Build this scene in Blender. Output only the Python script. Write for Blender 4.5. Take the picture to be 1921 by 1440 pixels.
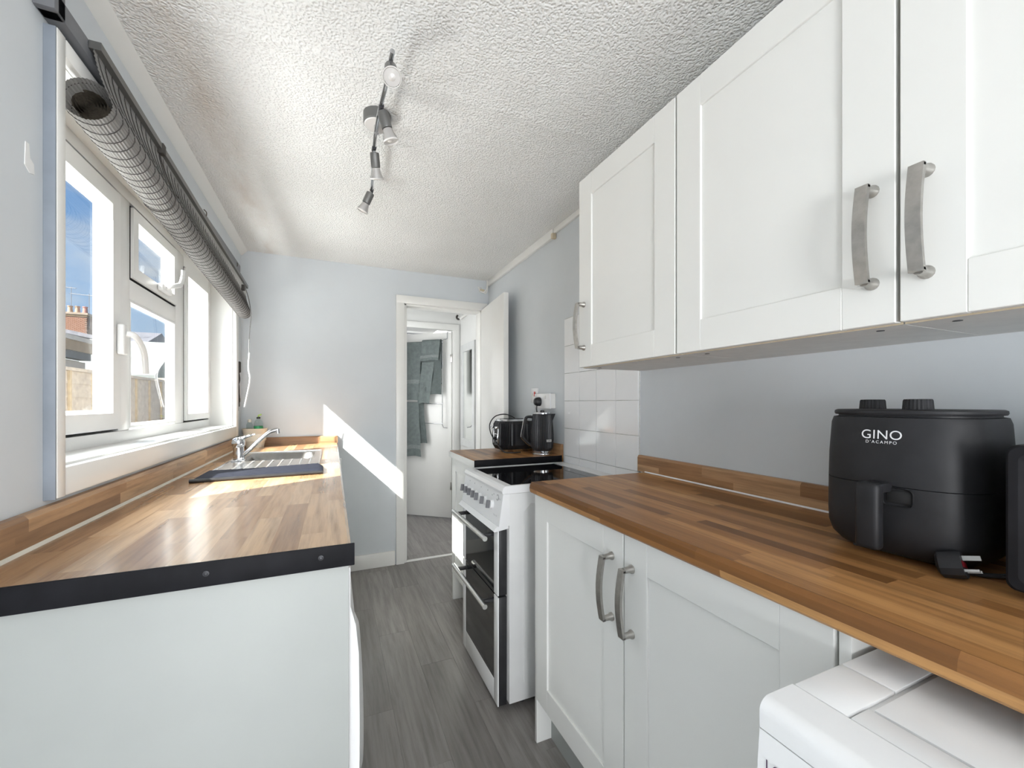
import bpy, bmesh, math, random
from mathutils import Vector, Matrix
random.seed(7)
S = bpy.context.scene
C = S.collection
for o in list(bpy.data.objects): bpy.data.objects.remove(o)

# ------------------------------------------------------------------ camera
cam_d = bpy.data.cameras.new('camera'); cam = bpy.data.objects.new('camera', cam_d); C.objects.link(cam)
cam_d.sensor_width = 36; cam_d.lens = 772/1921*36; cam_d.shift_y = 36/1921; cam_d.clip_start = .02; cam_d.clip_end = 300
cam.location = (0, 0, 1.196); cam.rotation_euler = (math.radians(90), 0, -math.radians(23.58))
S.camera = cam

# ------------------------------------------------------------------ view
S.view_settings.view_transform = 'Standard'; S.view_settings.look = 'None'
S.view_settings.gamma = 1; S.view_settings.use_curve_mapping = False
S.view_settings.exposure = 0.82

# ------------------------------------------------------------------ sky
W = bpy.data.worlds.new('sky'); S.world = W; W.use_nodes = True
nt = W.node_tree; nt.nodes.clear()
def wn(t, **k):
    n = nt.nodes.new(t)
    for a, b in k.items(): setattr(n, a, b)
    return n
w_out = wn('ShaderNodeOutputWorld'); w_bg = wn('ShaderNodeBackground'); w_bg.inputs[1].default_value = .54
w_tc = wn('ShaderNodeTexCoord'); w_sep = wn('ShaderNodeSeparateXYZ'); nt.links.new(w_tc.outputs['Generated'], w_sep.inputs[0])
w_ramp = wn('ShaderNodeValToRGB'); nt.links.new(w_sep.outputs[2], w_ramp.inputs[0])
e = w_ramp.color_ramp.elements
e[0].position = 0.0; e[0].color = (.62, .78, .95, 1); e[1].position = .55; e[1].color = (.16, .36, .80, 1)
m_ = e.new(.25); m_.color = (.30, .54, .92, 1)
w_map = wn('ShaderNodeMapping'); w_map.inputs['Scale'].default_value = (2.2, 2.2, 6.5); w_map.inputs['Location'].default_value = (.3, .9, .55)
nt.links.new(w_tc.outputs['Generated'], w_map.inputs[0])
w_noi = wn('ShaderNodeTexNoise'); w_noi.inputs['Scale'].default_value = 1.3; w_noi.inputs['Detail'].default_value = 6
nt.links.new(w_map.outputs[0], w_noi.inputs['Vector'])
w_cr = wn('ShaderNodeValToRGB'); nt.links.new(w_noi.outputs[0], w_cr.inputs[0])
w_cr.color_ramp.elements[0].position = .48; w_cr.color_ramp.elements[1].position = .66
w_mix = wn('ShaderNodeMix', data_type='RGBA'); nt.links.new(w_cr.outputs[0], w_mix.inputs[0])
nt.links.new(w_ramp.outputs[0], w_mix.inputs[6]); w_mix.inputs[7].default_value = (.92, .94, .97, 1)
nt.links.new(w_mix.outputs[2], w_bg.inputs[0]); nt.links.new(w_bg.outputs[0], w_out.inputs[0])

# ------------------------------------------------------------------ sun and added fill lamps
sd = bpy.data.lights.new('sun', 'SUN'); sd.energy = 15; sd.angle = math.radians(.6); sd.color = (1, .965, .915)
sun = bpy.data.objects.new('sun', sd); C.objects.link(sun); sun.location = (-6, -3, 8)
sun.rotation_euler = Vector((1, .56, -.97)).to_track_quat('-Z', 'Y').to_euler()
def area(name, loc, aim, sx, sy, power, col=(1, 1, 1)):
    d = bpy.data.lights.new(name, 'AREA'); d.shape = 'RECTANGLE'; d.size = sx; d.size_y = sy; d.energy = power; d.color = col
    o = bpy.data.objects.new(name, d); C.objects.link(o); o.location = loc
    o.rotation_euler = Vector(aim).to_track_quat('-Z', 'Y').to_euler()
    return o
XR_FILL = 1.24
# fill lamps added out of view behind the camera, in openings made for them
area('fill_rear', (.31, -5.06, 1.15), (0, 1, .35), 1.4, 1.9, 24, (.99, 1, 1))
area('fill_side_left', (-.62, -2.75, .68), (1, 1.3, -.32), 1.2, 1.05, 70, (.96, .98, 1))
area('fill_side_right', (XR_FILL, -1.75, 1.1), (-1, .45, .25), 1.1, 1.9, 34, (.98, .99, 1))
# lamps added outside the long window, one high, one low, to brighten the room
area('fill_yard_high', (-1.45, 2.1, 3.0), (1, .1, -.75), 2.0, 1.1, 115, (.94, .975, 1))
area('fill_yard_low', (-1.40, 2.15, .30), (1, .05, 1.0), 2.0, .9, 60, (1, .995, .985))
# fill lamps added out of view in bathroom and lobby
area('fill_bathroom', (.2, 6.0, 1.7), (.1, -1, -.1), .9, .9, 14, (.97, .98, 1))
area('fill_lobby', (.12, 3.68, 1.05), (1, 0, -.1), .6, 1.7, 9, (.98, .99, 1))

# ------------------------------------------------------------------ materials
MATS = {}
class NT:
    def __init__(s, name):
        s.m = bpy.data.materials.new(name); s.m.use_nodes = True; s.t = s.m.node_tree
        s.b = s.t.nodes['Principled BSDF']; s.out = s.t.nodes['Material Output']; MATS[name] = s.m
    def n(s, t, **k):
        x = s.t.nodes.new(t)
        for a, b in k.items(): setattr(x, a, b)
        return x
    def l(s, a, b): s.t.links.new(a, b)
    def math(s, op, a, b=None):
        x = s.n('ShaderNodeMath', operation=op)
        for i, v in enumerate((a, b)):
            if v is None: continue
            if isinstance(v, (int, float)): x.inputs[i].default_value = v
            else: s.l(v, x.inputs[i])
        return x.outputs[0]
    def coord(s, which='Object'):
        return s.n('ShaderNodeTexCoord').outputs[which]
    def noise(s, vec, scale, detail=3, rough=.55):
        x = s.n('ShaderNodeTexNoise'); x.inputs['Scale'].default_value = scale; x.inputs['Detail'].default_value = detail
        x.inputs['Roughness'].default_value = rough
        if vec is not None: s.l(vec, x.inputs['Vector'])
        return x.outputs[0]
    def mapping(s, vec, scale=(1, 1, 1), loc=(0, 0, 0)):
        x = s.n('ShaderNodeMapping'); x.inputs['Scale'].default_value = scale; x.inputs['Location'].default_value = loc
        s.l(vec, x.inputs[0]); return x.outputs[0]
    def ramp(s, f, stops, interp='LINEAR'):
        x = s.n('ShaderNodeValToRGB'); s.l(f, x.inputs[0]); r = x.color_ramp; r.interpolation = interp
        while len(r.elements) < len(stops): r.elements.new(.5)
        for el, (p, c) in zip(r.elements, stops): el.position = p; el.color = (*c, 1)
        return x.outputs[0]
    def mix(s, f, a, b, mode='MIX'):
        x = s.n('ShaderNodeMix', data_type='RGBA', blend_type=mode)
        for i, v in ((0, f), (6, a), (7, b)):
            if isinstance(v, (int, float)): x.inputs[i].default_value = v
            elif isinstance(v, tuple): x.inputs[i].default_value = (*v, 1)
            else: s.l(v, x.inputs[i])
        return x.outputs[2]
    def bump(s, h, strength=.2, dist=.01):
        x = s.n('ShaderNodeBump'); x.inputs['Strength'].default_value = strength; x.inputs['Distance'].default_value = dist
        s.l(h, x.inputs['Height']); s.l(x.outputs[0], s.b.inputs['Normal']); return x
    def set(s, col=None, rough=.5, metal=0, spec=.5, **k):
        if isinstance(col, tuple): s.b.inputs['Base Color'].default_value = (*col, 1)
        elif col is not None: s.l(col, s.b.inputs['Base Color'])
        s.b.inputs['Roughness'].default_value = rough; s.b.inputs['Metallic'].default_value = metal
        s.b.inputs['Specular IOR Level'].default_value = spec
        for a, b in k.items(): s.b.inputs[a.replace('_', ' ')].default_value = b
        return s
def plain(name, col, rough=.5, metal=0, spec=.5, var=.06, scale=9, bump=0, bscale=200, **k):
    s = NT(name); c = s.coord()
    lo = tuple(max(0, x*(1-var)) for x in col); hi = tuple(min(1, x*(1+var)) for x in col)
    s.set(s.ramp(s.noise(c, scale, 4), [(.3, lo), (.7, hi)]), rough, metal, spec, **k)
    if bump: s.bump(s.noise(c, bscale, 2), bump, .002)
    return s.m

plain('wall_paint', (.62, .652, .675), .62, var=.03, scale=3, bump=.10, bscale=60)
plain('slate_tone', (.24, .27, .31), .6, var=.1, scale=12)
plain('lobby_paint', (.74, .74, .72), .6, var=.03, scale=3)
plain('white_gloss', (.80, .795, .765), .30, var=.02, scale=4)
plain('upvc', (.82, .82, .81), .28, var=.02, scale=4)
plain('cabinet', (.82, .82, .79), .33, var=.015, scale=3)
plain('cabinet_carcass', (.72, .71, .66), .5, var=.03)
plain('carcass_edge', (.62, .53, .38), .6, var=.1)
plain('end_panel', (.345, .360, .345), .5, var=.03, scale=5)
plain('underside', (.66, .66, .64), .55, var=.05, scale=20)
plain('white_enamel', (.82, .82, .82), .25, var=.015)
plain('grey_enamel', (.70, .70, .69), .35, var=.03)
plain('black_plastic', (.018, .018, .020), .42, var=.25, scale=30)
plain('black_soft', (.017, .017, .019), .5, spec=.3, var=.3, scale=14, bump=.05, bscale=900)
plain('black_matt', (.014, .014, .016), .7, spec=.12, var=.2, scale=20)
plain('black_trim', (.008, .008, .010), .6, spec=.15, var=.3, scale=20)
plain('screed', (.16, .15, .14), .8)
plain('dark_void', (.012, .012, .013), .7)
plain('hob_glass', (.006, .006, .007), .04, spec=.6)
plain('oven_glass', (.012, .013, .013), .06, spec=.7)
plain('nickel', (.47, .455, .43), .36, 1, var=.12, scale=60)
plain('chrome', (.60, .61, .63), .12, 1, var=.02)
plain('steel', (.70, .70, .69), .24, 1, var=.05, scale=40)
plain('satin_grey', (.17, .17, .165), .42, .6, var=.05)
plain('satin_white', (.72, .70, .68), .4, .2, var=.05)
plain('tile_glaze', (.86, .865, .87), .07, spec=.6, var=.01)
plain('grout', (.58, .58, .56), .8, var=.1, scale=80)
plain('mat_black', (.018, .020, .030), .75, spec=.12, var=.2, scale=60, bump=.3, bscale=500)
plain('pot_cream', (.70, .66, .56), .5)
plain('green_label', (.05, .30, .12), .4, var=.4, scale=40)
plain('lime_cap', (.45, .62, .18), .4)
plain('cord_dark', (.05, .045, .04), .7)
plain('cord_grey', (.20, .20, .20), .7)
plain('cord_white', (.80, .79, .80), .6)
plain('wire', (.12, .10, .08), .4, .7)
plain('rail_grey', (.14, .145, .155), .5, var=.1)
plain('towel', (.30, .345, .335), .95, var=.12, scale=30, bump=.8, bscale=450)
plain('towel_dark', (.215, .25, .245), .95, var=.12, scale=30, bump=.8, bscale=450)
plain('towel_band', (.40, .44, .43), .9, var=.1, scale=60)
plain('mirror_frame', (.62, .63, .62), .45)
plain('mirror_silver', (.86, .88, .87), .02, 1, var=.01)
plain('letter_white', (.78, .78, .80), .4, var=.01)
plain('letter_purple', (.07, .03, .08), .4, var=.01)
plain('letter_grey', (.35, .35, .36), .4, var=.01)
plain('pin_steel', (.42, .42, .41), .4, .6)
plain('plug_red', (.40, .015, .03), .5)
plain('sticker', (.80, .80, .79), .5)
plain('screw_grey', (.05, .05, .055), .45, .5)
plain('red_neon', (.55, .05, .04), .4)
plain('knob_grey', (.14, .14, .15), .35)
plain('pipe_white', (.78, .77, .74), .4)
# outdoors
plain('fence_wood', (.40, .33, .26), .8, var=.2, scale=14, bump=.4, bscale=60)
plain('fence_batten', (.44, .33, .20), .8, var=.2, scale=14)
plain('fence_post', (.34, .31, .28), .85, var=.2, scale=14)
plain('shed_board', (.26, .19, .12), .8, var=.15, scale=10)
plain('shed_white', (.42, .39, .35), .7, var=.1, scale=10)
plain('shed_green', (.17, .23, .21), .8, var=.2, scale=8)
plain('felt', (.09, .10, .11), .85, var=.2, scale=8)
plain('metal_sheet', (.22, .24, .23), .6, var=.15, scale=8)
plain('slate', (.13, .13, .15), .7, var=.3, scale=4)
plain('pot_clay', (.34, .23, .15), .8, var=.15, scale=4)
plain('pot_red', (.36, .15, .12), .8, var=.15, scale=4)
plain('mortar', (.26, .20, .15), .9, var=.15, scale=10)
plain('brick', (.19, .085, .045), .85, var=.3, scale=3)
plain('ochre_render', (.26, .17, .08), .85, var=.2, scale=3)
plain('paving', (.40, .39, .37), .9, var=.2, scale=4)
plain('aerial_metal', (.25, .25, .26), .4, .8)

def glass_mat(name, tint=(1, 1, 1), rough=0.0, ior=1.45):
    s = NT(name); t = s.t
    tr = s.n('ShaderNodeBsdfTransparent'); tr.inputs[0].default_value = (*tint, 1)
    gl = s.n('ShaderNodeBsdfGlossy'); gl.inputs['Roughness'].default_value = rough
    lw_ = s.n('ShaderNodeLayerWeight'); lw_.inputs[0].default_value = .5
    f0 = ((ior-1)/(ior+1))**2
    fr_ = s.math('ADD', f0, s.math('MULTIPLY', 1-f0, s.math('POWER', lw_.outputs['Facing'], 5.0)))
    mx = s.n('ShaderNodeMixShader'); s.l(fr_, mx.inputs[0]); s.l(tr.outputs[0], mx.inputs[1]); s.l(gl.outputs[0], mx.inputs[2])
    s.l(mx.outputs[0], s.out.inputs[0]); return s.m
glass_mat('pane_glass', (.97, .985, .98))
glass_mat('clear_plastic', (.86, .90, .89), .08)
glass_mat('bulb_glass', (.80, .80, .80), .15, 1.6)

# ceiling: stippled plaster with a brown damp stain that follows the left wall
s = NT('artex'); c = s.coord()
base = s.ramp(s.noise(c, 2.5, 4), [(.3, (.80, .80, .785)), (.7, (.85, .85, .84))])
sep = s.n('ShaderNodeSeparateXYZ'); s.l(c, sep.inputs[0])
band = s.math('MULTIPLY', s.math('ADD', sep.outputs[0], .385), 12.0)
band = s.math('SUBTRACT', 1.0, s.math('ABSOLUTE', band)); band = s.math('MAXIMUM', band, 0.0)
st = s.math('MULTIPLY', band, s.ramp(s.noise(s.mapping(c, (5, 1.6, 1)), 2.2, 5), [(.38, (0, 0, 0)), (.75, (1, 1, 1))]))
base = s.mix(s.math('MULTIPLY', st, .55), base, (.56, .45, .36))
s.set(base, .85, 0, .2)
v = s.n('ShaderNodeTexVoronoi'); v.inputs['Scale'].default_value = 140; v.feature = 'SMOOTH_F1'
wob = s.n('ShaderNodeMix', data_type='VECTOR'); wob.inputs[0].default_value = .012
s.l(c, wob.inputs[4]); nz = s.n('ShaderNodeTexNoise'); nz.inputs['Scale'].default_value = 30; s.l(c, nz.inputs['Vector']); s.l(nz.outputs['Color'], wob.inputs[5])
s.l(wob.outputs[1], v.inputs['Vector'])
hh = s.math('ADD', s.ramp(v.outputs['Distance'], [(.15, (0, 0, 0)), (.55, (1, 1, 1))]), s.math('MULTIPLY', s.noise(c, 55, 4), 1.1))
s.bump(hh, .6, .005)

# laminate printed with glued wood staves
def staves(name, across, along, w, L, stops, rough, spec=.5, seed=0., coat=0):
    s = NT(name); c = s.coord(); sep = s.n('ShaderNodeSeparateXYZ'); s.l(c, sep.inputs[0])
    ax = {'x': 0, 'y': 1, 'z': 2}
    if across == 'xz': A = s.math('ADD', sep.outputs[0], sep.outputs[2])
    else: A = sep.outputs[ax[across]]
    B = sep.outputs[ax[along]]
    row = s.math('FLOOR', s.math('DIVIDE', s.math('ADD', A, 5 + seed), w))
    wn1 = s.n('ShaderNodeTexWhiteNoise', noise_dimensions='1D'); s.l(row, wn1.inputs['W'])
    pos = s.math('ADD', s.math('DIVIDE', B, L), s.math('MULTIPLY', wn1.outputs[0], 13.7))
    col = s.math('FLOOR', pos)
    wn2 = s.n('ShaderNodeTexWhiteNoise', noise_dimensions='2D')
    cb = s.n('ShaderNodeCombineXYZ'); s.l(row, cb.inputs[0]); s.l(col, cb.inputs[1]); s.l(cb.outputs[0], wn2.inputs['Vector'])
    base = s.ramp(wn2.outputs[0], stops)
    cb2 = s.n('ShaderNodeCombineXYZ')
    s.l(s.math('MULTIPLY', A, 42), cb2.inputs[0]); s.l(s.math('MULTIPLY', B, 2.6), cb2.inputs[1]); s.l(s.math('MULTIPLY', wn2.outputs[0], 60), cb2.inputs[2])
    g = s.noise(cb2.outputs[0], 1.6, 6, .62)
    base = s.mix(s.ramp(g, [(.42, (0, 0, 0)), (.72, (.62, .62, .62))]), base, (.14, .07, .032))
    # joint lines
    s.set(base, rough, 0, spec)
    if coat: s.b.inputs['Coat Weight'].default_value = coat; s.b.inputs['Coat Roughness'].default_value = .12
    s.bump(g, .03, .002)
    return s.m
WR = [(0, (.17, .075, .026)), (.25, (.29, .132, .046)), (.55, (.41, .200, .072)), (.8, (.50, .258, .098)), (1, (.58, .325, .135))]
WL = [(0, (.30, .165, .082)), (.3, (.40, .23, .118)), (.6, (.50, .30, .155)), (1, (.60, .40, .23))]
staves('wood_top_right', 'xz', 'y', .033, .36, WR, .32, .16, .0)
staves('wood_top_left', 'xz', 'y', .050, .42, WL, .26, .6, .02, .25)
staves('wood_upstand_y', 'z', 'y', .045, .40, WL, .38, .5, .01)
staves('wood_upstand_x', 'z', 'x', .045, .35, WL, .38, .5, .03)
staves('wood_upstand_r', 'z', 'y', .040, .32, [(0, (.30, .15, .065)), (.5, (.42, .23, .11)), (1, (.52, .32, .17))], .38, .5, .013)

# grey plank vinyl, tone differs from plank to plank
s = NT('vinyl_plank'); c = s.coord(); oi = s.n('ShaderNodeObjectInfo')
tone = s.ramp(oi.outputs['Random'], [(0, (.235, .218, .206)), (.5, (.275, .256, .243)), (1, (.32, .30, .285))])
mp = s.n('ShaderNodeVectorMath', operation='ADD'); s.l(s.mapping(c, (30, 2.0, 1)), mp.inputs[0])
cb = s.n('ShaderNodeCombineXYZ'); s.l(s.math('MULTIPLY', oi.outputs['Random'], 90), cb.inputs[2]); s.l(cb.outputs[0], mp.inputs[1])
g = s.noise(mp.outputs[0], 1.5, 7, .65)
col = s.mix(s.ramp(g, [(.40, (0, 0, 0)), (.70, (.7, .7, .7))]), tone, (.12, .11, .104))
s.set(col, .33, 0, .5); s.bump(g, .22, .002)

# blind: grey wooden matchsticks
s = NT('blind_slat'); c = s.coord()
g = s.noise(s.mapping(c, (90, 3, 90)), 2, 3)
s.set(s.ramp(g, [(.3, (.36, .355, .345)), (.7, (.52, .51, .50))]), .7)
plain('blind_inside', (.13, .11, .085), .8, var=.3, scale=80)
# shower curtain with a dark print
s = NT('curtain_print'); c = s.coord()
v = s.n('ShaderNodeTexVoronoi'); v.inputs['Scale'].default_value = 14; s.l(c, v.inputs['Vector'])
s.set(s.ramp(v.outputs['Distance'], [(.26, (.05, .05, .07)), (.34, (.82, .82, .82))]), .8)

# ------------------------------------------------------------------ mesh helpers
def BM(): return bmesh.new()
def box(bm, a, b, bev=0, seg=2):
    x0, x1 = sorted((a[0], b[0])); y0, y1 = sorted((a[1], b[1])); z0, z1 = sorted((a[2], b[2]))
    vs = [bm.verts.new(p) for p in ((x0,y0,z0),(x1,y0,z0),(x1,y1,z0),(x0,y1,z0),(x0,y0,z1),(x1,y0,z1),(x1,y1,z1),(x0,y1,z1))]
    fs = [bm.faces.new([vs[i] for i in f]) for f in ((0,3,2,1),(4,5,6,7),(0,1,5,4),(1,2,6,5),(2,3,7,6),(3,0,4,7))]
    if bev:
        es = {e for f in fs for e in f.edges}
        bmesh.ops.bevel(bm, geom=list(es), offset=bev, segments=seg, affect='EDGES', profile=.5)
    return bm
def frame_of(d):
    d = Vector(d).normalized(); u = d.cross(Vector((0, 0, 1)))
    if u.length < 1e-4: u = Vector((1, 0, 0))
    u.normalize(); return d, u, u.cross(d)
def lathe(bm, prof, org, axis=(0, 0, 1), n=24, cap=True):
    d, u, w = frame_of(axis); org = Vector(org); rings = []
    for r, h in prof:
        rings.append([bm.verts.new(org + d*h + (u*math.cos(t*2*math.pi/n) + w*math.sin(t*2*math.pi/n))*max(r, 1e-5)) for t in range(n)])
    for a, b in zip(rings, rings[1:]):
        for i in range(n): bm.faces.new((a[i], a[(i+1) % n], b[(i+1) % n], b[i]))
    if cap:
        if prof[0][0] > 1e-4: bm.faces.new(rings[0][::-1])
        if prof[-1][0] > 1e-4: bm.faces.new(rings[-1])
    return bm
def cyl(bm, a, b, r, n=16, r2=None):
    a, b = Vector(a), Vector(b); return lathe(bm, [(r, 0), (r if r2 is None else r2, (b-a).length)], a, b-a, n)
def smooth_path(pts, k=6):
    pts = [Vector(p) for p in pts]; out = []
    P = [pts[0]] + pts + [pts[-1]]
    for i in range(1, len(P)-2):
        p0, p1, p2, p3 = P[i-1:i+3]
        for j in range(k):
            t = j/k
            out.append(.5*((2*p1) + (p2-p0)*t + (2*p0-5*p1+4*p2-p3)*t*t + (3*p1-p0-3*p2+p3)*t**3))
    out.append(pts[-1]); return out
def tube(bm, pts, r, n=8, flat=None, rs=None):
    pts = [Vector(p) for p in pts]; rings = []; up = None
    for i, p in enumerate(pts):
        d = (pts[min(i+1, len(pts)-1)] - pts[max(i-1, 0)])
        if d.length < 1e-7: d = Vector((0, 0, 1))
        d.normalize()
        if up is None:
            up = Vector((0, 0, 1)) if abs(d.z) < .9 else Vector((1, 0, 0))
        up = (up - d*up.dot(d))
        if up.length < 1e-5: up = d.orthogonal()
        up.normalize(); sd_ = d.cross(up)
        ra, rb = (r, r) if flat is None else flat
        k = rs[i] if rs else 1
        rings.append([bm.verts.new(p + (sd_*math.cos(t*2*math.pi/n)*ra + up*math.sin(t*2*math.pi/n)*rb)*k) for t in range(n)])
    for a, b in zip(rings, rings[1:]):
        for i in range(n): bm.faces.new((a[i], a[(i+1) % n], b[(i+1) % n], b[i]))
    bm.faces.new(rings[0][::-1]); bm.faces.new(rings[-1]); return bm
def prism(bm, poly, lo, hi, axis):
    """poly of 2D points; axis the extrusion axis, poly given in the two other axes in xyz order"""
    def P(q, h):
        return {'x': (h, q[0], q[1]), 'y': (q[0], h, q[1]), 'z': (q[0], q[1], h)}[axis]
    a = [bm.verts.new(P(q, lo)) for q in poly]; b = [bm.verts.new(P(q, hi)) for q in poly]; n = len(poly)
    for i in range(n): bm.faces.new((a[i], a[(i+1) % n], b[(i+1) % n], b[i]))
    bm.faces.new(a[::-1]); bm.faces.new(b); bmesh.ops.recalc_face_normals(bm, faces=bm.faces[:]); return bm
def ring(bm, y0, y1, z0, z1, w, xo, xi, slope=0.0):
    """rectangular frame in a plane x=const, member width w, from xo (outside) to xi (room side)"""
    def loop(x, k): return [bm.verts.new((x, *p)) for p in ((y0+k, z0+k), (y1-k, z0+k), (y1-k, z1-k), (y0+k, z1-k))]
    A, B, Ci, D = loop(xo, 0), loop(xi, 0), loop(xi, w-slope), loop(xo, w)
    for L1, L2 in ((A, B), (B, Ci), (Ci, D), (D, A)):
        for i in range(4): bm.faces.new((L1[i], L1[(i+1) % 4], L2[(i+1) % 4], L2[i]))
    bmesh.ops.recalc_face_normals(bm, faces=bm.faces[:]); return bm
def obj(name, bm, mat, parent=None, smooth=35, local=False):
    bmesh.ops.recalc_face_normals(bm, faces=bm.faces[:])
    me = bpy.data.meshes.new(name)
    if parent is not None and not local:
        M = parent.matrix_basis.copy(); p = parent.parent
        while p is not None: M = p.matrix_basis @ M; p = p.parent
        bm.transform(M.inverted())
    bm.to_mesh(me); bm.free()
    me.materials.append(MATS[mat])
    if smooth:
        for pl in me.polygons: pl.use_smooth = True
        me.set_sharp_from_angle(angle=math.radians(smooth))
    o = bpy.data.objects.new(name, me); C.objects.link(o)
    if parent is not None: o.parent = parent
    return o
def bxo(name, a, b, mat, parent=None, bev=0, seg=2):
    return obj(name, box(BM(), a, b, bev, seg), mat, parent)
def tag(o, label, cat, group=None, kind=None):
    o['label'] = label; o['category'] = cat
    if group: o['group'] = group
    if kind: o['kind'] = kind
    return o
def thing(name, label, cat, loc=(0, 0, 0), rotz=0, group=None, kind=None):
    o = bpy.data.objects.new(name, None); C.objects.link(o); o.location = loc; o.rotation_euler = (0, 0, rotz)
    o.empty_display_size = .05
    # keep matrix_basis current
    o.matrix_basis = Matrix.Translation(Vector(loc)) @ Matrix.Rotation(rotz, 4, 'Z')
    return tag(o, label, cat, group, kind)
def copy_of(o, parent, loc=None):
    c_ = o.copy(); C.objects.link(c_); c_.parent = parent
    if loc is not None: c_.location = loc
    return c_
def text_bm(txt, size, bold=0.0, spacing=1.0, align='CENTER'):
    cu = bpy.data.curves.new('lettering', 'FONT'); cu.body = txt; cu.size = size; cu.align_x = align; cu.space_character = spacing; cu.offset = bold
    o = bpy.data.objects.new('lettering', cu); C.objects.link(o)
    dg = bpy.context.evaluated_depsgraph_get(); me = bpy.data.meshes.new_from_object(o.evaluated_get(dg))
    bm = BM(); bm.from_mesh(me); bpy.data.objects.remove(o); bpy.data.meshes.remove(me)
    return bm

# ------------------------------------------------------------------ room constants
XL, XR, YB, YF, HC = -.542, 1.165, 3.147, -5.0, 2.188
YW = 3.257            # far face of the back wall
LX0, LX1, LY = .10, 1.21, 4.10   # lobby

# ------------------------------------------------------------------ shell
# left wall with openings (window_1 seen, the other added unseen for a fill lamp)
def wall_with_hole_x(name, x0, x1, y0, y1, z0, z1, holes, mat, label):
    bm = BM(); ys = sorted({y0, y1, *[h[0] for h in holes], *[h[1] for h in holes]})
    for a, b in zip(ys, ys[1:]):
        h = next((h for h in holes if h[0] <= a and b <= h[1]), None)
        if h is None: box(bm, (x0, a, z0), (x1, b, z1))
        else:
            box(bm, (x0, a, z0), (x1, b, h[2])); box(bm, (x0, a, h[3]), (x1, b, z1))
    bmesh.ops.remove_doubles(bm, verts=bm.verts[:], dist=1e-5)
    o = obj(name, bm, mat, None, 0); return tag(o, label, 'wall', kind='structure')
WY0, WY1, WZ0, WZ1 = 1.187, 2.898, 1.062, 1.94
wall_l = wall_with_hole_x('wall_left', XL-.26, XL, YF-.1, YB+.11, -.02, 2.40, [(WY0, WY1, WZ0, WZ1), (-3.4, -2.1, .10, 1.93)], 'wall_paint', 'pale blue-grey painted wall with the long window on the left')
wall_r = wall_with_hole_x('wall_right', XR, XR+.14, YF-.1, YB+.11, -.02, 2.40, [(-2.3, -1.1, .12, 2.08)], 'wall_paint', 'pale blue-grey painted wall behind the fitted units on the right')  # unseen opening added here for the right-hand fill lamp
# back wall with the doorway
DX0, DX1, DZ = .487, 1.115, 1.95
bm = BM()
box(bm, (XL-.26, YB, -.02), (DX0, YW, 2.40)); box(bm, (DX1, YB, -.02), (XR+.14, YW, 2.40)); box(bm, (DX0, YB, DZ), (DX1, YW, 2.40))
wall_b = tag(obj('wall_back', bm, 'wall_paint', None, 0), 'pale grey end wall with the doorway and a slanting sun patch', 'wall', kind='structure')
bm = BM()
box(bm, (XL-.26, YF-.1, 2.05), (XR+.14, YF, 2.40)); box(bm, (XL-.26, YF-.1, -.02), (-.42, YF, 2.05)); box(bm, (1.04, YF-.1, -.02), (XR+.14, YF, 2.05))  # wide opening shaped to let the rear fill lamp in
tag(obj('wall_rear', bm, 'wall_paint', None, 0), 'pale grey wall behind the camera with a wide opening', 'wall', kind='structure')
ceil = tag(bxo('ceiling', (XL-.26, YF-.1, HC), (XR+.14, YW, HC+.2), 'artex'), 'white stippled plaster ceiling with faint brown damp stains', 'ceiling', kind='structure')
# raised taped board joints across the ceiling
for yj in (1.30, 2.62):
    bm = BM(); prism(bm, [(yj-.035, HC+.001), (yj, HC-.0035), (yj+.035, HC+.001)], XL, XR, 'x'); obj('board_joint', bm, 'artex', ceil)
# plastered fillet along the left ceiling edge
bm = BM(); prism(bm, [(XL-.001, HC-.035), (XL+.008, HC-.030), (XL+.036, HC+.001), (XL-.001, HC+.001)], YF, YB, 'y')
tag(obj('trim_1', bm, 'white_gloss'), 'rough white fillet where the left wall meets the ceiling', 'trim', kind='structure')
# white cover strip along the right ceiling edge
bm = BM(); box(bm, (XR-.020, 2.05, HC-.050), (XR+.001, YB, HC+.001), .004)
box(bm, (XR-.014, .2, HC-.030), (XR+.001, 2.05, HC+.001), .003)
tr2 = tag(obj('trim_2', bm, 'white_gloss'), 'white cover strip along the top of the right wall', 'trim', kind='structure')
bxo('strip_end', (XR-.028, 2.035, HC-.060), (XR-.002, 2.055, HC-.030), 'carcass_edge', tr2, .003)

# floor: screed below, planks above
floor = tag(bxo('floor', (XL-.26, YF-.1, -.08), (XR+.14, 5.6, -.004), 'screed'), 'dark grey wood-plank vinyl floor running towards the doorway', 'floor', kind='structure')
pw = .152
i = 0; x = XL
while x < XR-.01:
    y = .35 - .85*((i*.37) % 1)
    x1 = min(x+pw, XR)
    while y < 4.9:
        y1 = min(y+.86, 4.95)
        bm = BM(); box(bm, (x+.0002, y+.0002, -.006), (x1-.0002, y1-.0002, 0), .0004, 1)
        # own origin so the grain follows each plank
        p = obj('plank', bm, 'vinyl_plank', floor, 0)
        y = y1
    x += pw; i += 1
bxo('floor_under_camera', (XL, YF, -.006), (XR, -.5, 0), 'vinyl_plank', floor)

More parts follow.
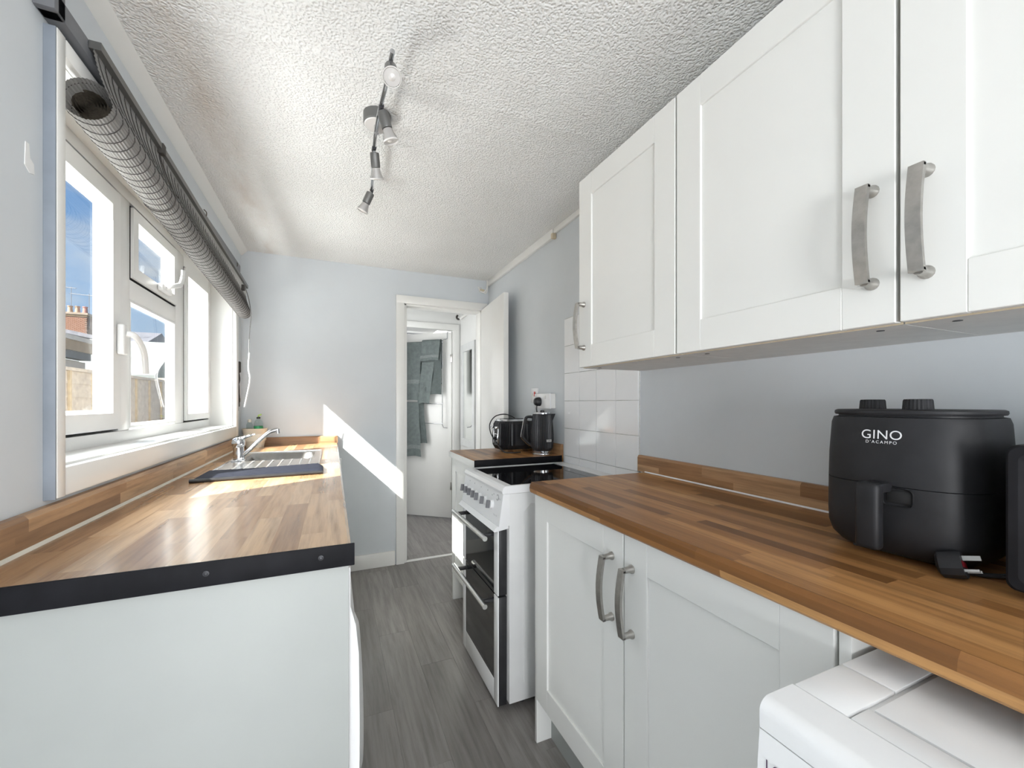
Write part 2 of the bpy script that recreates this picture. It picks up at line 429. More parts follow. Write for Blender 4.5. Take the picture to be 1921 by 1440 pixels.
# skirting, doorway trim, threshold
b1 = tag(bxo('baseboard_back', (.03, YB-.016, 0), (.425, YB, .105), 'white_gloss', None, .004), 'cream white skirting board below the end wall', 'skirting', kind='structure')
t3 = thing('trim_3', 'cream white painted architrave and lining round the doorway', 'door frame', (DX0, YB, 0), kind='structure')
bxo('architrave', (.432, YB-.018, 0), (.492, YB, 2.0), 'white_gloss', t3, .004)
bxo('architrave', (1.108, YB-.018, 0), (1.150, YB, 2.0), 'white_gloss', t3, .004)
bxo('architrave', (.432, YB-.0185, 1.94), (1.150, YB, 2.0), 'white_gloss', t3, .004)
bxo('lining', (DX0, YB, 0), (DX0+.022, YW, DZ), 'white_gloss', t3, .002)
bxo('lining', (DX1-.022, YB, 0), (DX1, YW, DZ), 'white_gloss', t3, .002)
bxo('lining', (DX0, YB, DZ-.022), (DX1, YW, DZ), 'white_gloss', t3, .002)
bxo('door_stop', (DX0+.022, YB+.05, 0), (DX0+.034, YB+.085, DZ-.022), 'white_gloss', t3)
bxo('threshold', (DX0, YB+.002, 0), (DX1, YB+.035, .008), 'white_gloss', t3, .003)

# lobby beyond the doorway
bm = BM(); box(bm, (LX0-.1, YW, -.02), (LX0, LY+.1, 2.4)); tag(obj('wall_lobby_left', bm, 'lobby_paint', None, 0), 'pale wall on the left of the little lobby', 'wall', kind='structure')
bm = BM(); box(bm, (LX1, YW, -.02), (LX1+.1, LY+.1, 2.4)); tag(obj('wall_lobby_right', bm, 'lobby_paint', None, 0), 'off-white lobby wall that carries the long mirror', 'wall', kind='structure')
FX0, FX1, FZ = .46, 1.137, 1.945
bm = BM(); box(bm, (LX0, LY, -.02), (FX0, LY+.1, 2.4)); box(bm, (FX1, LY, -.02), (LX1, LY+.1, 2.4)); box(bm, (FX0, LY, FZ), (FX1, LY+.1, 2.4))
tag(obj('wall_lobby_back', bm, 'lobby_paint', None, 0), 'off-white lobby wall above the bathroom doorway', 'wall', kind='structure')
tag(bxo('ceiling_lobby', (LX0-.1, YW, HC), (LX1+.1, 6.3, HC+.1), 'lobby_paint'), 'plain white ceiling of lobby and bathroom', 'ceiling', kind='structure')
t4 = thing('trim_4', 'cream door frame round the bathroom doorway', 'door frame', (FX0, LY, 0), kind='structure')
bxo('architrave', (FX1-.005, LY-.016, 0), (FX1+.055, LY, 2.0), 'white_gloss', t4, .003)
bxo('architrave', (FX0-.055, LY-.016, 0), (FX0+.005, LY, 2.0), 'white_gloss', t4, .003)
bxo('architrave', (FX0-.055, LY-.0165, FZ-.005), (FX1+.055, LY, 2.0), 'white_gloss', t4, .003)
bm = BM(); box(bm, (-.45, LY+.1, -.02), (-.35, 6.2, 2.4)); box(bm, (1.6, LY+.1, -.02), (1.7, 6.2, 2.4)); box(bm, (-.45, 6.2, -.02), (1.7, 6.3, 2.4)); box(bm, (-.45, LY, -.02), (LX0-.1, LY+.1, 2.4)); box(bm, (LX1+.1, LY, -.02), (1.7, LY+.1, 2.4))
tag(obj('wall_bathroom', bm, 'lobby_paint', None, 0), 'white bathroom walls behind the towel door', 'wall', kind='structure')

# ------------------------------------------------------------------ kitchen door leaf (door_1), folded back on the right
hinge = Vector((1.134, YB-.004, 0)); near = Vector((1.093, 2.562, 0)); dv = near-hinge
ang = math.atan2(dv.y, dv.x)
d1 = thing('door_1', 'plain white door folded back against the right wall', 'door', hinge, ang, kind='structure')
L_ = dv.length
obj('door_leaf', box(BM(), (0, -.035, .008), (L_, 0, 1.945), .002), 'white_gloss', d1, local=True)
for hz in (.25, 1.68):
    obj('hinge', cyl(BM(), (0.0, .004, hz), (0.0, .004, hz+.08), .006, 10), 'chrome', d1, local=True)
bm = BM(); lathe(bm, [(.024, 0), (.024, .006), (.009, .008), (.009, .03), (.024, .034), (.026, .045), (.018, .055), (0, .057)], (L_-.06, -.035, 1.0), (0, -1, 0), 20)
obj('door_knob', bm, 'chrome', d1, local=True)

# ------------------------------------------------------------------ bathroom door (door_2), ajar
h2 = Vector((1.128, LY+.05, 0)); e2 = Vector((.60, 4.59, 0)); dv2 = e2-h2; L2 = dv2.length
d2 = thing('door_2', 'white bathroom door standing ajar with towels hung on it', 'door', h2, math.atan2(dv2.y, dv2.x), kind='structure')
# in local space x runs along the leaf from the hinge, +y faces the kitchen
obj('door_leaf', box(BM(), (0, -.035, .01), (L2, 0, 1.93), .002), 'white_gloss', d2, local=True)
for hz in (.3, 1.62): obj('hinge', box(BM(), (-.012, .0, hz), (.012, .006, hz+.08), .001), 'nickel', d2, local=True)
M2 = d2.matrix_basis
# towel rail hooked over the door: local coordinates along the leaf
tr = thing('towel_rail', 'chrome ladder towel rail hooked over the bathroom door', 'towel rail', h2, math.atan2(dv2.y, dv2.x))
RX0, RX1, RY = .075, .60, .055
bm = BM()
for rx, sg in ((RX0, -1), (RX1, 1)):
    pth = [(rx+sg*.03, -.040, 1.90), (rx+sg*.03, -.040, 1.936), (rx+sg*.03, .004, 1.936), (rx+sg*.03, .006, 1.865), (rx+sg*.012, .012, 1.858), (rx, .03, 1.855), (rx, RY, 1.832), (rx, RY, 1.20), (rx, RY, .975), (rx, .03, .945), (rx+sg*.03, .006, .94)]
    p = obj('upright', tube(BM(), pth, .0045, 8), 'chrome', tr, local=True)
RZ = [1.825, 1.607, 1.40, 1.191, .988]
for rz in RZ: obj('rung', cyl(BM(), (RX0, RY, rz), (RX1, RY, rz), .005, 8), 'chrome', tr, local=True)
# towels: draped strips over a rung
def towel(label, x0, x1, rz, zf, zb, mat, off=.008, skew=0.0, band=None, wav=.006, flare=0.0):
    t = thing('towel', label, 'towel', h2, math.atan2(dv2.y, dv2.x), 'towels on the bathroom door')
    prof = []
    nf = 14
    for k in range(nf+1): prof.append((RY+off+.004*math.sin(k*.9), zf + (rz-zf)*k/nf))
    for k in range(1, 8):
        a = math.pi*k/8; prof.append((RY+(off)*math.cos(a), rz+off*math.sin(a)))
    for k in range(9): prof.append((RY-off, rz + (zb-rz)*k/8))
    def build(zlo, zhi, extra, nm, mt):
        bm = BM(); nx = 14; rows = []
        for (py, pz) in prof:
            if py > RY and not (zlo <= pz <= zhi): continue
            if py <= RY and nm != 'cloth': continue
            t_ = max(0, (rz-pz)/max(.05, rz-zf))
            row = []
            for k in range(nx+1):
                f = k/nx
                xx = x0 + (x1-x0)*f + skew*t_*(1 if py > RY else .3) + (f-.5)*flare*t_
                w_ = wav*t_*math.sin(f*11 + x0*40)
                row.append(bm.verts.new((xx, py + extra + w_*(1 if py > RY else -.2), pz + .006*math.sin(f*5)*t_)))
            rows.append(row)
        for a, b in zip(rows, rows[1:]):
            for k in range(nx): bm.faces.new((a[k], a[k+1], b[k+1], b[k]))
        r = bmesh.ops.solidify(bm, geom=bm.faces[:], thickness=.005)
        return obj(nm, bm, mt, t, 60, local=True)
    build(-1, 9, 0, 'cloth', mat)
    if band: build(band[0], band[1], .0035, 'woven_band', 'towel_band')
    return t
towel('large grey-green bath towel hanging from the top rung on the left', .300, .600, 1.825, 1.225, 1.5, 'towel', .012, .05, (1.36, 1.48), .008)
towel('dark grey-green towel hanging behind the folded one by the rail', .082, .295, 1.825, 1.285, 1.55, 'towel_dark', .010, .0, None, .004)
towel('grey-green towel hanging from the second rung below the folded towel', .160, .300, 1.607, 1.195, 1.42, 'towel', .020, .055, None, .008)
towel('folded grey-green towel with striped bands on the top rung', .090, .296, 1.825, 1.635, 1.70, 'towel', .028, .018, (1.655, 1.70), .003)
towel('long grey-green towel hanging from the lower rung on the left', .340, .600, 1.191, .64, 1.0, 'towel', .016, -.035, (.70, .76), .010)
towel('dark grey-green towel edge hanging behind the lower towel', .290, .400, 1.191, .78, 1.0, 'towel_dark', .008, -.045, None, .006)
# curtain in the bathroom
bm = BM(); rows = []
for k in range(60):
    xx = -.1 + k*.025; yy = 5.75 + .02*math.sin(k*1.3); rows.append((bm.verts.new((xx, yy, .3)), bm.verts.new((xx, yy, 2.145))))
for a, b in zip(rows, rows[1:]): bm.faces.new((a[0], b[0], b[1], a[1]))
bmesh.ops.solidify(bm, geom=bm.faces[:], thickness=.003)
cu = thing('shower_curtain', 'white shower curtain with a dark floral print above the bathroom door', 'curtain', (.6, 5.75, .3))
obj('cloth', bm, 'curtain_print', cu); obj('rod', cyl(BM(), (-.34, 5.75, 2.155), (1.59, 5.75, 2.155), .01, 10), 'chrome', cu)

# mirror in the lobby
mr = thing('wall_mirror', 'tall narrow mirror in a grey frame on the lobby wall', 'mirror', (LX1, 3.8, .75))
bm = BM(); ring(bm, 3.585, 4.03, .775, 1.775, .075, LX1-.001, LX1-.022, .004); obj('frame', bm, 'mirror_frame', mr)
bxo('glass', (LX1-.013, 3.65, .84), (LX1-.008, 3.965, 1.71), 'mirror_silver', mr)
# pipe stub above the mirror
pp = thing('pipe_stub', 'short white pipe with a dark end high on the lobby wall', 'pipe', (1.19, 3.8, 2.05))
obj('pipe', tube(BM(), [(1.195, 3.3, 2.06), (1.195, 3.98, 2.06), (1.185, 4.02, 2.05)], .013, 10), 'pipe_white', pp)
obj('end_cap', tube(BM(), smooth_path([(1.185, 4.02, 2.05), (1.165, 4.03, 2.045), (1.15, 4.03, 2.06), (1.16, 4.03, 2.085)]), .010, 8), 'cord_dark', pp)
# cable bend in the ceiling corner
pc = thing('cable_loops', 'pair of white cables bent round in the ceiling corner above the door', 'cable', (1.14, YB, 2.1))
for dx in (0, .022):
    obj('cable', tube(BM(), smooth_path([(1.155-dx*.5, YB-.012-dx, 2.185), (1.150-dx*.5, YB-.014-dx, 2.12), (1.135-dx, YB-.014-dx, 2.085), (1.110-dx, YB-.012, 2.10), (1.100-dx, YB-.003, 2.13)]), .006, 8), 'pipe_white', pc)
obj('clip', box(BM(), (1.085, YB-.020, 2.095), (1.125, YB-.001, 2.112), .003), 'carcass_edge', pc)

# ------------------------------------------------------------------ window_1
w1 = thing('window_1', 'long white plastic-framed window above the sink worktop', 'window', (XL, WY0, WZ0), kind='structure')
XO, XI = -.692, -.650
obj('outer_frame', ring(BM(), WY0, WY1, WZ0, WZ1, .047, XO, XI, .006), 'upvc', w1)
M1a, M1b, M2a, M2b = 1.775, 1.862, 2.322, 2.430
bxo('mullion', (XO, M1a, WZ0+.04), (XI-.001, M1b, WZ1-.04), 'upvc', w1, .006)
bxo('mullion', (XO, M2a, WZ0+.04), (XI-.001, M2b, WZ1-.04), 'upvc', w1, .006)
bxo('transom', (XO, M1b-.004, 1.560), (XI-.002, M2a+.004, 1.632), 'upvc', w1, .006)
def sash(y0, y1, z0, z1, w, proud):
    s_ = obj('sash', ring(BM(), y0, y1, z0, z1, w, XO+.003, XI+proud, .010), 'upvc', w1)
    obj('gasket', ring(BM(), y0-.0035, y1+.0035, z0-.0035, z1+.0035, .0065, XO+.006, XI+proud-.009), 'black_trim', s_)
    bxo('pane', (-.671, y0+w-.01, z0+w-.01), (-.667, y1-w+.01, z1-w+.01), 'pane_glass', s_)
    return s_
s1 = sash(1.238, 1.770, 1.112, 1.886, .062, .007)
s2 = sash(1.867, 2.317, 1.638, 1.886, .050, .007)
s3 = sash(2.435, 2.848, 1.112, 1.846, .042, .007)
bxo('frame_head', (XO, M2b-.004, 1.852), (XI-.0005, 2.853, 1.90), 'upvc', w1)
bxo('pane', (-.671, M1b-.01, 1.09), (-.667, M2a+.01, 1.57), 'pane_glass', w1)
bm = ring(BM(), M1b, M2a, 1.109, 1.560, .016, -.666, -.652, .008); obj('glazing_bead', bm, 'upvc', w1)
# handles
def handle(pts_base, lever, parent, nm='window_handle'):
    o = obj(nm, box(BM(), *pts_base, .006, 3), 'upvc', parent)
    obj('lever', tube(BM(), smooth_path(lever, 5), .008, 8, flat=(.007, .010)), 'upvc', o); return o
handle(((-.642, 1.735, 1.355), (-.622, 1.768, 1.455)), [(-.622, 1.752, 1.425), (-.604, 1.760, 1.420), (-.600, 1.800, 1.395), (-.602, 1.835, 1.360), (-.602, 1.845, 1.30)], s1)
handle(((-.642, 2.075, 1.650), (-.622, 2.180, 1.678)), [(-.625, 2.11, 1.668), (-.606, 2.115, 1.676), (-.598, 2.150, 1.690), (-.596, 2.185, 1.705), (-.596, 2.215, 1.745), (-.597, 2.225, 1.775)], s2)
# lining, sill and painted wood trim
bxo('reveal_sill', (XI-.02, WY0, WZ0-.012), (XL+.004, WY1, WZ0+.004), 'white_gloss', w1, .003)
bxo('reveal_head', (XI-.02, WY0, WZ1-.004), (XL, WY1, WZ1+.008), 'white_gloss', w1)
bxo('reveal_side', (XI-.02, WY1-.006, WZ0), (XL, WY1+.004, WZ1), 'white_gloss', w1)
bxo('reveal_side', (XI-.02, WY0-.004, WZ0), (XL, WY0+.006, WZ1), 'white_gloss', w1)
t5 = thing('trim_5', 'worn cream painted wooden surround of the window', 'window trim', (XL, WY0, WZ0), kind='structure')
bxo('trim_board', (XL, 1.1565, .998), (XL+.021, 1.187, 1.975), 'white_gloss', t5, .003)
bxo('dark_edge', (XL, 1.1525, .996), (XL+.0195, 1.1562, 1.973), 'slate_tone', t5, .001)  # near side face of the trim in a darker slate tone
bxo('trim_board', (XL, 2.893, .998), (XL+.021, 2.950, 1.975), 'white_gloss', t5, .004)
bxo('trim_board', (XL, 1.1875, .998), (XL+.021, 2.8925, 1.060), 'white_gloss', t5, .006)
bxo('trim_board', (XL, 1.1875, 1.935), (XL+.021, 2.8925, 1.975), 'white_gloss', t5, .004)

# grey rail on the wall above the window
rl = thing('wall_rail', 'dark grey boxed rail running along the wall behind the blind', 'rail', (XL, 1.13, 1.99))
bxo('rail', (XL, 1.128, 1.984), (XL+.034, 2.93, 2.024), 'rail_grey', rl, .003)
bxo('riser', (XL, 1.118, 1.984), (XL+.034, 1.156, HC-.03), 'rail_grey', rl, .003)

# ------------------------------------------------------------------ blind
bl = thing('roll_up_blind', 'grey woven wooden blind rolled up under its head rail above the window', 'blind', (-.49, 1.24, 1.83))
Y0b, Y1b = 1.24, 2.885
def blind_point(q, f):
    """q = (dx, dz) measured from the roll centre at the near end, f = 0 near .. 1 far"""
    cx = -.511 + (.030)*f; cz = 1.885 + (1.735-1.885)*f; k = 1.0 - .22*f
    return Vector((cx + q[0]*k, Y0b + (Y1b-Y0b)*f, cz + q[1]*k))
rR = .046
sheet = []          # flat hanging part, then loop, then spiral
for k in range(26):
    t = k/25; sheet.append((.012 + (.046-.012)*t**1.5, .122*(1-t), 'flat'))
for k in range(1, 74):
    a = -2*math.pi*k/74*.93; sheet.append((rR*math.cos(a), rR*math.sin(a), 'loop'))
roll = []
turns = 5; n_ = turns*34
for k in range(n_+1):
    a = math.pi*.6 - 2*math.pi*turns*k/n_; r = .034 - .029*k/n_
    roll.append((r*math.cos(a)+.004, r*math.sin(a)*.9-.010))
def extrude_sheet(pts, nm, mat, th, segs=14, rib=.0009):
    bm = BM(); rows = []
    P = [Vector((p[0], p[1])) for p in pts]
    for k in range(len(P)):
        d = (P[min(k+1, len(P)-1)] - P[max(k-1, 0)]); nrm = Vector((-d.y, d.x)); nrm.normalize()
        q = P[k] + nrm*(rib if k % 2 else -rib)
        rows.append([bm.verts.new(blind_point(q, f/segs)) for f in range(segs+1)])
    for a, b in zip(rows, rows[1:]):
        for k in range(segs): bm.faces.new((a[k], b[k], b[k+1], a[k+1]))
    bmesh.ops.solidify(bm, geom=bm.faces[:], thickness=th)
    return obj(nm, bm, mat, bl, 0)
extrude_sheet(sheet, 'blind_cloth', 'blind_slat', .0016)
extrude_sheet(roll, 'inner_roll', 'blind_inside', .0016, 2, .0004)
# head rail (tilts down towards the far end like the roll)
bm = BM()
for f0, f1 in ((0, 1),):
    a = [(.004, .118), (.026, .118), (.026, .136), (.004, .136)]
    A = [bm.verts.new(blind_point(q, 0)) for q in a]; Bv = [bm.verts.new(blind_point((q[0], (q[1]-.02)*1.28+.06), 1)) for q in a]
    for k in range(4): bm.faces.new((A[k], A[(k+1) % 4], Bv[(k+1) % 4], Bv[k]))
    bm.faces.new(A[::-1]); bm.faces.new(Bv)
obj('head_rail', bm, 'satin_grey', bl, 0)
# far end: the flat cloth reaches up to the lower rail
bm = BM(); nseg = 20; rows = []
for k in range(nseg+1):
    f = k/nseg; lo = blind_point((.013, .115), f); hi = blind_point((.013, (.122-.02)*(1+.28*f)+.02+.04*f), f); rows.append((bm.verts.new(lo), bm.verts.new(hi)))
for a, b in zip(rows, rows[1:]): bm.faces.new((a[0], b[0], b[1], a[1]))
bmesh.ops.solidify(bm, geom=bm.faces[:], thickness=.0016); obj('blind_cloth', bm, 'blind_slat', bl, 0)
# warp threads
bm = BM()
for k in range(52):
    f = (k+.5)/52
    pts = [blind_point((p[0]*1.035+.0004, p[1]*1.03), f) for p in sheet[::4]]
    tube(bm, pts, .0011, 4)
o = obj('threads', bm, 'cord_dark', bl, 0); o['kind'] = 'stuff'
# lifting cords
def cord(pts, r, mat, nm='cord'): return obj(nm, tube(BM(), smooth_path(pts, 6), r, 6), mat, bl)
f1 = (1.60-Y0b)/(Y1b-Y0b)
cord([blind_point((.020, .150), f1)] + [blind_point((p[0]*1.09+.002, p[1]*1.07), f1+.10*min(1, i_/30)) for i_, p in enumerate(sheet[::6])], .0018, 'cord_dark')
f2 = .955
cord([blind_point((.024, .170), f2-.03), blind_point((.040, .10), f2), blind_point((.050, .03), f2+.01), blind_point((.052, -.05), f2+.02), blind_point((.045, -.12), f2+.022)], .003, 'cord_grey')
e_ = blind_point((.045, -.12), f2+.022)
cord([e_, e_+Vector((-.006, .004, -.11)), e_+Vector((-.004, .006, -.16))], .0022, 'cord_grey')
cord([e_+Vector((-.004, .006, -.15)), e_+Vector((-.010, .012, -.24)), e_+Vector((-.002, .010, -.31)), e_+Vector((-.020, .012, -.42)), e_+Vector((-.030, .014, -.47))], .0042, 'cord_white', 'white_cord')
for f in (f1, f2-.03):
    p = blind_point((.022, .135), f); obj('cord_guide', box(BM(), p-Vector((.008, .012, .016)), p+Vector((.008, .012, .016)), .003), 'cord_dark', bl)

# hooks above the blind
for (y, z, lab) in ((1.575, 2.040, 'small wire hook above the blind, the one nearest the camera'), (2.19, 2.036, 'small wire hook above the middle of the blind'), (2.83, 2.012, 'small wire hook above the far end of the blind')):
    hk = thing('cup_hook', lab, 'hook', (XL, y, z), 0, 'wire hooks above the blind')
    obj('hook', tube(BM(), smooth_path([(XL-.004, y, z-.03), (XL+.018, y, z-.03), (XL+.034, y, z-.022), (XL+.036, y, z-.004), (XL+.026, y+.002, z+.008)]), .0022, 6), 'wire', hk)
    obj('screw_plate', box(BM(), (XL, y-.006, z-.04), (XL+.003, y+.006, z-.02), .001), 'wire', hk)

# cord cleat with dark cord
ct = thing('cord_cleat', 'dark cord wound on a cleat between window and corner', 'cleat', (XL, 3.02, 1.3))
obj('cleat', box(BM(), (XL, 3.008, 1.385), (XL+.020, 3.034, 1.455), .006), 'cord_dark', ct)
for k in range(4):
    yy = 3.006 + .008*k
    pts = [(XL+.010, yy, 1.40)] + [(XL+.010+.006*math.sin(j*1.7+k), yy+.010*math.sin(j*2.1+k*2), 1.40-.055*j) for j in range(1, 4-(k % 2))] + [(XL+.010, yy, 1.235-.02*k)]
    obj('cord', tube(BM(), smooth_path(pts), .0028, 6), 'cord_dark', ct)
obj('cord_knob', lathe(BM(), [(0, 0), (.007, .008), (.008, .03), (.003, .04), (.003, .06)], (XL+.012, 3.008, 1.195), (0, 0, 1), 10), 'cord_dark', ct)
obj('cord', tube(BM(), [(XL+.010, 3.006, 1.20), (XL+.010, 3.004, 1.15)], .0025, 6), 'cord_dark', ct)
# filler patch on the wall
bm = BM(); prism(bm, [(1.098, 1.655), (1.112, 1.645), (1.126, 1.648), (1.124, 1.668), (1.113, 1.674), (1.110, 1.700), (1.100, 1.700)], XL-.001, XL+.0012, 'x')
tag(obj('filler_patch', bm, 'sticker'), 'small white filler patch on the wall left of the window', 'wall patch')

# ------------------------------------------------------------------ left worktop run
WT = .92
lw = thing('sink_worktop', 'wood-effect worktop with the sink, capped by a black end strip', 'worktop', (-.25, .87, .88))
# worktop slab with a rounded nose and a real cut-out for the bowl
SX0, SX1, SY0, SY1 = -.440, -.058, 1.965, 2.640
BX0, BX1, BY0, BY1 = -.395, -.088, 2.275, 2.600
def slab(bm, x0, x1, y0, y1, z0, z1): box(bm, (x0, y0, z0), (x1, y1, z1))
nose = [(XL+.001, .882), (.030, .882), (.034, .886), (.0355, .900), (.034, .913), (.028, WT), (XL+.001, WT)]
bm = BM()
prism(bm, nose, .866, BY0, 'y'); prism(bm, nose, BY1, YB-.001, 'y')
nr = [(BX1, .882)] + nose[1:6] + [(BX1, WT)]
prism(bm, nr, BY0, BY1, 'y'); slab(bm, XL+.001, BX0, BY0, BY1, .882, WT)
obj('slab', bm, 'wood_top_left', lw, 20)
bm = BM(); prism(bm, [(XL+.0005, WT-.001), (XL+.0205, WT-.001), (XL+.0205, .978), (XL+.014, .986), (XL+.0005, .986)], .866, YB-.001, 'y'); obj('upstand', bm, 'wood_upstand_y', lw)
bm = BM(); prism(bm, [(YB-.0005, WT-.001), (YB-.0205, WT-.001), (YB-.0205, .962), (YB-.014, .970), (YB-.0005, .970)], XL+.02, .034, 'x'); obj('upstand', bm, 'wood_upstand_x', lw)
bm = BM(); prism(bm, [(XL+.0205, WT), (XL+.026, WT), (XL+.0205, WT+.006)], .866, YB-.02, 'y'); obj('sealant', bm, 'pot_cream', lw)
tp = bxo('end_strip', (XL+.001, .862, .879), (.040, .866, WT+.0025), 'black_trim', lw, .0015)
for sx in (-.20, -.02):
    bm = BM(); lathe(bm, [(.0048, 0), (.0048, .0008), (.003, .0012), (.0022, .0002), (0, .0002)], (sx, .8621, .902), (0, -1, 0), 14); obj('screw', bm, 'screw_grey', tp)

# end panel, washing machine and base units below
tag(bxo('end_panel', (XL+.001, .874, 0), (.030, .890, .881), 'end_panel', None, .001), 'pale grey-green end panel under the sink worktop', 'panel')
wm = thing('washing_machine', 'white washing machine under the sink worktop, mostly hidden by the end panel', 'washing machine', (-.24, 1.2, 0))
bm = BM(); prism(bm, [(-.50, .012), (.036, .012), (.040, .05), (.0505, .30), (.0515, .55), (.050, .68), (.044, .74), (.034, .78), (.034, .86), (-.50, .86)], .905, 1.495, 'y'); obj('body', bm, 'white_enamel', wm, 60)
bm = BM(); lathe(bm, [(.19, 0), (.19, .012), (.165, .022), (.12, .020), (0, .014)], (.046, 1.2, .42), (1, 0, 0), 32); obj('door', bm, 'grey_enamel', wm)
for fx in (-.45, 0):
    for fy in (.95, 1.45): obj('foot', cyl(BM(), (fx, fy, 0), (fx, fy, .013), .018, 12), 'black_plastic', wm)
def nickel_handle(parent, base, ln, out, width=.019, up=(0, 0, 1), nm='handle'):
    """bowed flat bar handle; base = lower foot on the door face, out = unit vector away from the door"""
    base = Vector(base); out = Vector(out); up = Vector(up); side = out.cross(up).normalized()
    bm = BM(); rows = []
    n = 14
    for k in range(n+1):
        t = k/n; bow = .030 + .010*math.sin(math.pi*t)
        c_ = base + up*(ln*t) + out*bow
        w_ = width*.5; th = .0035
        rows.append([bm.verts.new(c_ + side*w_*a + out*th*b) for a, b in ((-1, -1), (1, -1), (1, 1), (-1, 1))])
    for a, b in zip(rows, rows[1:]):
        for k in range(4): bm.faces.new((a[k], a[(k+1) % 4], b[(k+1) % 4], b[k]))
    bm.faces.new(rows[0][::-1]); bm.faces.new(rows[-1])
    h_ = obj(nm, bm, 'nickel', parent, 40)
    for t in (0.02, .98):
        b2 = BM(); p = base + up*(ln*t)
        c1 = p + out*.028
        lathe(b2, [(.0105, 0), (.0105, .004), (.0075, .009), (.007, .026)], p, out, 14)
        obj('handle_foot', b2, 'nickel', h_)
        b3 = BM()
        q0 = p - side*width*.5 - up*.003 + out*.024; q1 = p + side*width*.5 + up*.003 + out*.034
        box(b3, q0, q1, .001); obj('handle_foot', b3, 'nickel', h_)
    return h_
def shaker(parent, y0, y1, z0, z1, x, nx, fr=.075, th=.019, name='door'):
    """framed door in a plane x=const; nx=-1 faces the aisle from the right side, +1 from the left"""
    xo = x; xi = x - nx*th; xp = x - nx*.006
    d_ = obj(name, box(BM(), (xp, y0+.01, z0+.01), (xi, y1-.01, z1-.01)), 'cabinet', parent)
    bv = .0012
    obj('stile', box(BM(), (xo, y0, z0), (xi, y0+fr, z1), bv, 1), 'cabinet', d_)
    obj('stile', box(BM(), (xo, y1-fr, z0), (xi, y1, z1), bv, 1), 'cabinet', d_)
    obj('rail', box(BM(), (xo, y0+fr, z0), (xi, y1-fr, z0+fr), bv, 1), 'cabinet', d_)
    obj('rail', box(BM(), (xo, y0+fr, z1-fr), (xi, y1-fr, z1), bv, 1), 'cabinet', d_)
    return d_
for k, (ya, yb, hy, lab) in enumerate(((1.505, 2.05, 2.0, 'cream base unit below the drainer'), (2.055, 2.60, 2.57, 'cream base unit below the sink bowl'), (2.605, 3.12, 2.66, 'cream base unit in the corner under the sink worktop'))):
    cb_ = thing('base_cabinet', lab, 'cabinet', (-.25, (ya+yb)/2, 0), 0, 'base units under the sink worktop')
    bm = BM(); bt = .66 if k == 1 else .88
    box(bm, (-.52, ya, .12), (.010, yb, bt)); obj('carcass', bm, 'cabinet_carcass', cb_)
    bxo('plinth', (-.06, ya, 0), (-.045, yb, .12), 'cabinet', cb_)
    dd = shaker(cb_, ya+.002, yb-.002, .125, .872, .029, 1)
    bm = BM(); hz = .812 if k == 2 else .45
    cyl(bm, (.045, hy, hz), (.045, hy, hz+.055), .005, 12); h_ = obj('handle', bm, 'steel', dd)
    for q_ in (hz+.008, hz+.047): obj('handle_foot', cyl(BM(), (.028, hy, q_), (.045, hy, q_), .0035, 8), 'black_plastic', h_)

# sink
sk = thing('sink', 'stainless steel inset sink with ribbed drainer', 'sink', ((SX0+SX1)/2, (SY0+SY1)/2, WT))
bm = BM()
# top plate as a ring round the bowl
def plate(bm, x0, x1, y0, y1): box(bm, (x0, y0, WT+.0005), (x1, y1, WT+.004))
plate(bm, SX0, SX1, SY0, BY0); plate(bm, SX0, SX1, BY1, SY1); plate(bm, SX0, BX0, BY0, BY1); plate(bm, BX1, SX1, BY0, BY1)
obj('drainer', bm, 'steel', sk, 20)
bm = BM()
for rr in (0, 1):
    pass
tube(bm, [(SX0, SY0, WT+.004), (SX1, SY0, WT+.004), (SX1, SY1, WT+.004), (SX0, SY1, WT+.004), (SX0, SY0, WT+.004)], .004, 6); obj('rim', bm, 'steel', sk)
for k in range(8):
    xx = SX0 + .060 + k*.040
    if xx > SX1-.03: break
    obj('rib', tube(BM(), [(xx, SY0+.03, WT+.003), (xx, BY0-.05, WT+.006), (xx+.005, BY0-.03, WT+.003)], .0035, 6, flat=(.005, .0055)), 'steel', sk)
# bowl: rounded rectangle lofted down
def rrect(x0, x1, y0, y1, r, n=5):
    out = []
    for cx, cy, a0 in ((x1-r, y1-r, 0), (x0+r, y1-r, 90), (x0+r, y0+r, 180), (x1-r, y0+r, 270)):
        for k in range(n+1):
            a = math.radians(a0 + 90*k/n); out.append((cx+r*math.cos(a), cy+r*math.sin(a)))
    return out
bm = BM(); loops = []
for (ins, z, r) in ((-.006, WT+.0045, .05), (.004, WT-.002, .055), (.012, WT-.06, .06), (.022, WT-.125, .06), (.050, WT-.150, .05), (.10, WT-.152, .03)):
    loops.append([bm.verts.new((x, y, z)) for x, y in rrect(BX0+ins, BX1-ins, BY0+ins, BY1-ins, r)])
for a, b in zip(loops, loops[1:]):
    for k in range(len(a)): bm.faces.new((a[k], a[(k+1) % len(a)], b[(k+1) % len(a)], b[k]))
bm.faces.new(loops[-1])
bmesh.ops.solidify(bm, geom=bm.faces[:], thickness=.001); obj('bowl', bm, 'steel', sk, 60)
bm = BM(); lathe(bm, [(.03, 0), (.03, .002), (.022, .003), (.02, .001), (0, .001)], ((BX0+BX1)/2, (BY0+BY1)/2, WT-.152), (0, 0, 1), 20); obj('waste', bm, 'chrome', sk)

